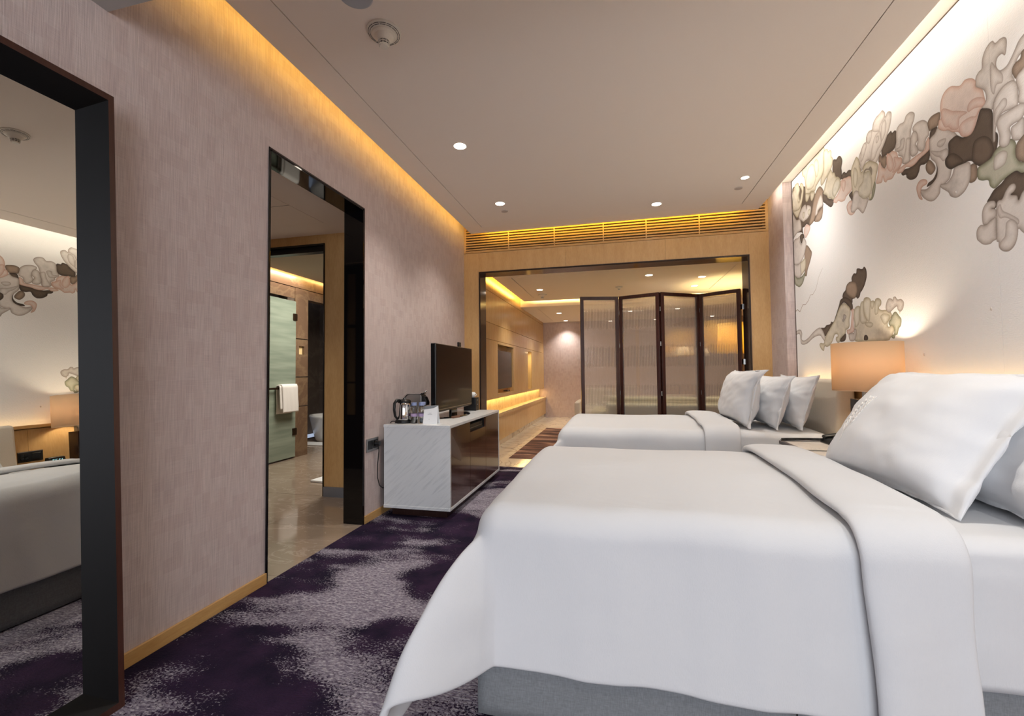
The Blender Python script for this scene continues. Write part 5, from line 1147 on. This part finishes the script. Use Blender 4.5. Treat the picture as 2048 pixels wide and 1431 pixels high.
# ================================================================== BATHROOM
dg = thing('shower_door', 'frosted green glass shower door with striped bands and metal hinges', 'glass door', (-4.12, 4.5, 0))
box('glass_panel', (-4.126, -4.114, 3.95, 4.985, 0.02, 2.055), 'frosted_glass', dg)
for z in (0.30, 1.80): box('hinge', (-4.14, -4.10, 4.93, 5.0, z, z + 0.09), 'bronze', dg, bevel=0.003)
box('towel_bar', (-4.075, -4.063, 4.15, 4.965, 0.905, 0.93), 'bronze', dg, bevel=0.002)
for y in (4.17, 4.94): box('bar_mount', (-4.114, -4.07, y - 0.01, y + 0.01, 0.91, 0.925), 'bronze', dg)
tw = thing('towel', 'white folded towel hanging over the bar of the shower door', 'towel', (-4.07, 4.74, 0.62))
def towel_sheet(y0, y1, zf, zb, off, seed):
    bm = bmesh.new()
    def f(u, v):
        L1 = 0.935 - zf; L2 = 0.935 - zb; tot = L1 + 0.04 + L2; s = v * tot
        y = y0 + (y1 - y0) * u + 0.01 * nz(u * 3, v * 3, seed)
        w = 0.006 * nz(u * 5, v * 2, seed + 1)
        if s < L1: return Vector((-4.052 + off + w + 0.012 * (1 - s / L1), y, zf + s))
        if s < L1 + 0.04:
            a = (s - L1) / 0.04 * math.pi; return Vector((-4.069 + (0.017 + off) * math.cos(a), y, 0.935 + 0.012 * math.sin(a) + off))
        return Vector((-4.086 - off * 0.5 + w * .3, y, 0.935 - (s - L1 - 0.04)))
    grid(bm, f, 14, 46); return bm
for a in ((4.625, 4.88, 0.66, 0.60, 0.004, 1.0), (4.655, 4.925, 0.615, 0.66, 0.016, 4.0)):
    o = obj('towel_fold', towel_sheet(*a), 'towel_white', tw, smooth=True); md = o.modifiers.new('t', 'SOLIDIFY'); md.thickness = 0.008; md.offset = 1
for z in (0.72, 0.735, 0.75): box('stripe', (-4.0285 + 0.003, -4.022, 4.66, 4.92, z, z + 0.005), 'towel_white', tw)
tb = thing('bathtub', 'white freestanding bathtub with a raised back at the end of the bathroom', 'bathtub', (-4.45, 6.45, 0))
bm = bmesh.new()
def tubf(rx0, ry0, z0, rx1, ry1, inner):
    pass
N = 48; rings = []
for (sc, zz, up_) in ((0.0, 0.004, 0), (0.80, 0.004, 0), (0.84, 0.03, 0), (0.93, 0.20, 0.2), (1.0, 0.38, 1), (1.02, 0.405, 1), (1.0, 0.43, 1), (0.94, 0.425, 1), (0.88, 0.30, 0.6), (0.75, 0.12, 0), (0.0, 0.10, 0)):
    ring = []
    for k in range(N):
        a = 2 * math.pi * k / N; cxx = math.cos(a); x = -4.35 + 0.62 * sc * cxx; y = 6.45 + 0.40 * sc * math.sin(a)
        ring.append((x, y, zz + up_ * 0.28 * max(0, cxx) ** 2))
    rings.append([bm.verts.new(p) for p in (ring if sc > 0 else ring[:1])])
for A, B in zip(rings, rings[1:]):
    for k in range(N):
        j = (k + 1) % N
        if len(A) == 1: bm.faces.new((A[0], B[k], B[j]))
        elif len(B) == 1: bm.faces.new((A[k], A[j], B[0]))
        else: bm.faces.new((A[k], A[j], B[j], B[k]))
obj('tub_shell', bm, 'white_ceramic', tb, smooth=True)
def mat_(b, label):
    bm = bmesh.new(); bx(bm, *b); o = obj('bath_mat', bm, 'mat_white', bevel=0.006, seg=3); c = ((b[0] + b[1]) / 2, (b[2] + b[3]) / 2, 0); rebase(o, c); tag(o, label, 'bath mat', 'white bath mats'); return o
m1 = mat_((-4.95, -4.3, 5.88, 6.12, 0.001, 0.02), 'white bath mat on the floor in front of the bathtub')
m2 = mat_((-3.0, -2.5, 3.86, 4.45, 0.001, 0.022), 'white mat just inside the bathroom door'); m2.rotation_euler = (0, 0, R(-6))
# ================================================================== LIVING ROOM FURNITURE
t2 = thing('wall_television', 'black television recessed in the panelled living room wall', 'television', (-1.80, 6.9, 0.83))
box('casing', (-1.80, -1.758, 6.43, 7.40, 0.835, 1.435), 'tv_bezel', t2, bevel=0.004); box('screen', (-1.759, -1.756, 6.445, 7.385, 0.855, 1.42), 'tv_black', t2)
box('bracket', (-1.86, -1.80, 6.8, 7.0, 1.0, 1.2), 'black_plastic', t2)
rb = thing('cable_box', 'tiny dark box below the recessed living room television', 'box', (-1.79, 7.1, 0.777)); box('case', (-1.82, -1.75, 7.05, 7.2, 0.777, 0.80), 'black_plastic', rb, bevel=0.002); box('lens', (-1.75, -1.748, 7.08, 7.11, 0.782, 0.792), 'steel', rb)
vs = thing('ornament', 'dark disc-shaped ornament standing in the lit wall slot', 'ornament', (-1.80, 8.82, 0.757))
bm = bmesh.new(); lathe(bm, [(0, -0.02), (0.13, -0.018), (0.15, 0), (0.13, 0.018), (0, 0.02)], (0, 0, 0), 32); bmesh.ops.rotate(bm, matrix=Matrix.Rotation(R(90), 3, 'Y'), verts=bm.verts); bmesh.ops.translate(bm, vec=(-1.80, 8.80, 0.93), verts=bm.verts); obj('disc', bm, 'black_plastic', vs, smooth=True)
box('foot', (-1.84, -1.76, 8.75, 8.85, 0.757, 0.79), 'black_plastic', vs)
sf = thing('sofa', 'long beige sofa with cushions behind the folding screen', 'sofa', (0.9, 6.5, 0))
box('seat_base', (-0.15, 2.2, 6.10, 6.95, 0.08, 0.36), 'sofa_fabric', sf, bevel=0.03, seg=3)
box('backrest', (-0.15, 2.2, 6.02, 6.22, 0.10, 0.66), 'sofa_fabric', sf, bevel=0.04, seg=3)
box('armrest', (-0.35, -0.12, 6.02, 6.95, 0.08, 0.56), 'sofa_fabric', sf, bevel=0.04, seg=3); box('armrest', (2.18, 2.4, 6.02, 6.95, 0.08, 0.56), 'sofa_fabric', sf, bevel=0.04, seg=3)
for a, b in ((-0.11, 1.02), (1.04, 2.17)): box('seat_cushion', (a, b, 6.24, 6.97, 0.36, 0.49), 'sofa_fabric', sf, bevel=0.03, seg=3); box('back_cushion', (a, b, 6.22, 6.38, 0.47, 0.74), 'sofa_fabric', sf, bevel=0.04, seg=3)
for x, y in ((-0.25, 6.1), (2.3, 6.1), (-0.25, 6.87), (2.3, 6.87)): box('leg', (x - 0.03, x + 0.03, y - 0.03, y + 0.03, 0.003, 0.09), 'dark_wood', sf)
ot = thing('armchair', 'pale armchair left of the sofa seen through the first glass leaf', 'armchair', (-0.85, 7.3, 0))
box('seat', (-0.62, 0.02, 7.25, 7.95, 0.10, 0.44), 'headboard_fabric', ot, bevel=0.04, seg=3); box('backrest', (-0.62, 0.02, 7.85, 8.02, 0.12, 0.80), 'headboard_fabric', ot, bevel=0.04, seg=3)
for x in (-0.68, 0.02): box('armrest', (x, x + 0.09, 7.25, 8.0, 0.10, 0.60), 'headboard_fabric', ot, bevel=0.03, seg=3)
for x, y in ((-0.55, 7.3), (-0.05, 7.3), (-0.55, 7.95), (-0.05, 7.95)): box('leg', (x - 0.02, x + 0.02, y - 0.02, y + 0.02, 0.003, 0.11), 'dark_wood', ot)
ct = thing('coffee_table', 'low dark coffee table beyond the sofa in the living room', 'table', (0.9, 7.6, 0))
box('table_top', (0.45, 1.7, 7.35, 7.95, 0.40, 0.44), 'dark_wood', ct, bevel=0.004)
for x in (0.52, 1.63):
    for y in (7.42, 7.88): box('leg', (x - 0.03, x + 0.03, y - 0.03, y + 0.03, 0.003, 0.40), 'dark_wood', ct)
fl_ = thing('floor_lamp', 'floor lamp with a glowing yellow drum shade behind the fourth glass leaf', 'lamp', (1.82, 7.0, 0))
cx2, cy2 = 1.72, 7.15
bm = bmesh.new(); lathe(bm, [(0, 0), (0.15, 0), (0.15, 0.015), (0.03, 0.03), (0, 0.03)], (cx2, cy2, 0.003), 32); obj('foot', bm, 'bronze', fl_)
bm = bmesh.new(); tube(bm, [(cx2, cy2, 0.03), (cx2, cy2, 1.60)], 0.012, 12); obj('pole', bm, 'bronze', fl_, smooth=True)
bm = bmesh.new(); lathe(bm, [(0.235, 1.345), (0.215, 1.79), (0.212, 1.79), (0.232, 1.345)], (cx2, cy2, 0), 48, closed=True); obj('lamp_shade', bm, 'yellow_shade_fabric', fl_, smooth=True)
bulb((cx2, cy2, 1.56), 55.0, (1.0, 0.80, 0.36), 0.05)
rl = thing('reading_lamp', 'small white-shaded lamp on a slanted arm seen through the third glass leaf', 'lamp', (1.1, 7.4, 0))
bm = bmesh.new(); tube(bm, [(1.30, 7.17, 0.003), (1.30, 7.17, 1.15), (1.02, 7.12, 1.50)], 0.008, 8); obj('arm', bm, 'brushed_steel', rl, smooth=True)
bm = bmesh.new(); lathe(bm, [(0, 0), (0.12, 0), (0.12, 0.015), (0, 0.02)], (1.30, 7.17, 0.003), 24); obj('foot', bm, 'brushed_steel', rl)
bm = bmesh.new(); lathe(bm, [(0.10, 1.33), (0.06, 1.45), (0.055, 1.45), (0.095, 1.33)], (1.0, 7.12, 0), 32, closed=True); obj('lamp_shade', bm, 'white_shade', rl, smooth=True)
bulb((1.0, 7.12, 1.37), 6.0, (1.0, 0.9, 0.75), 0.03)
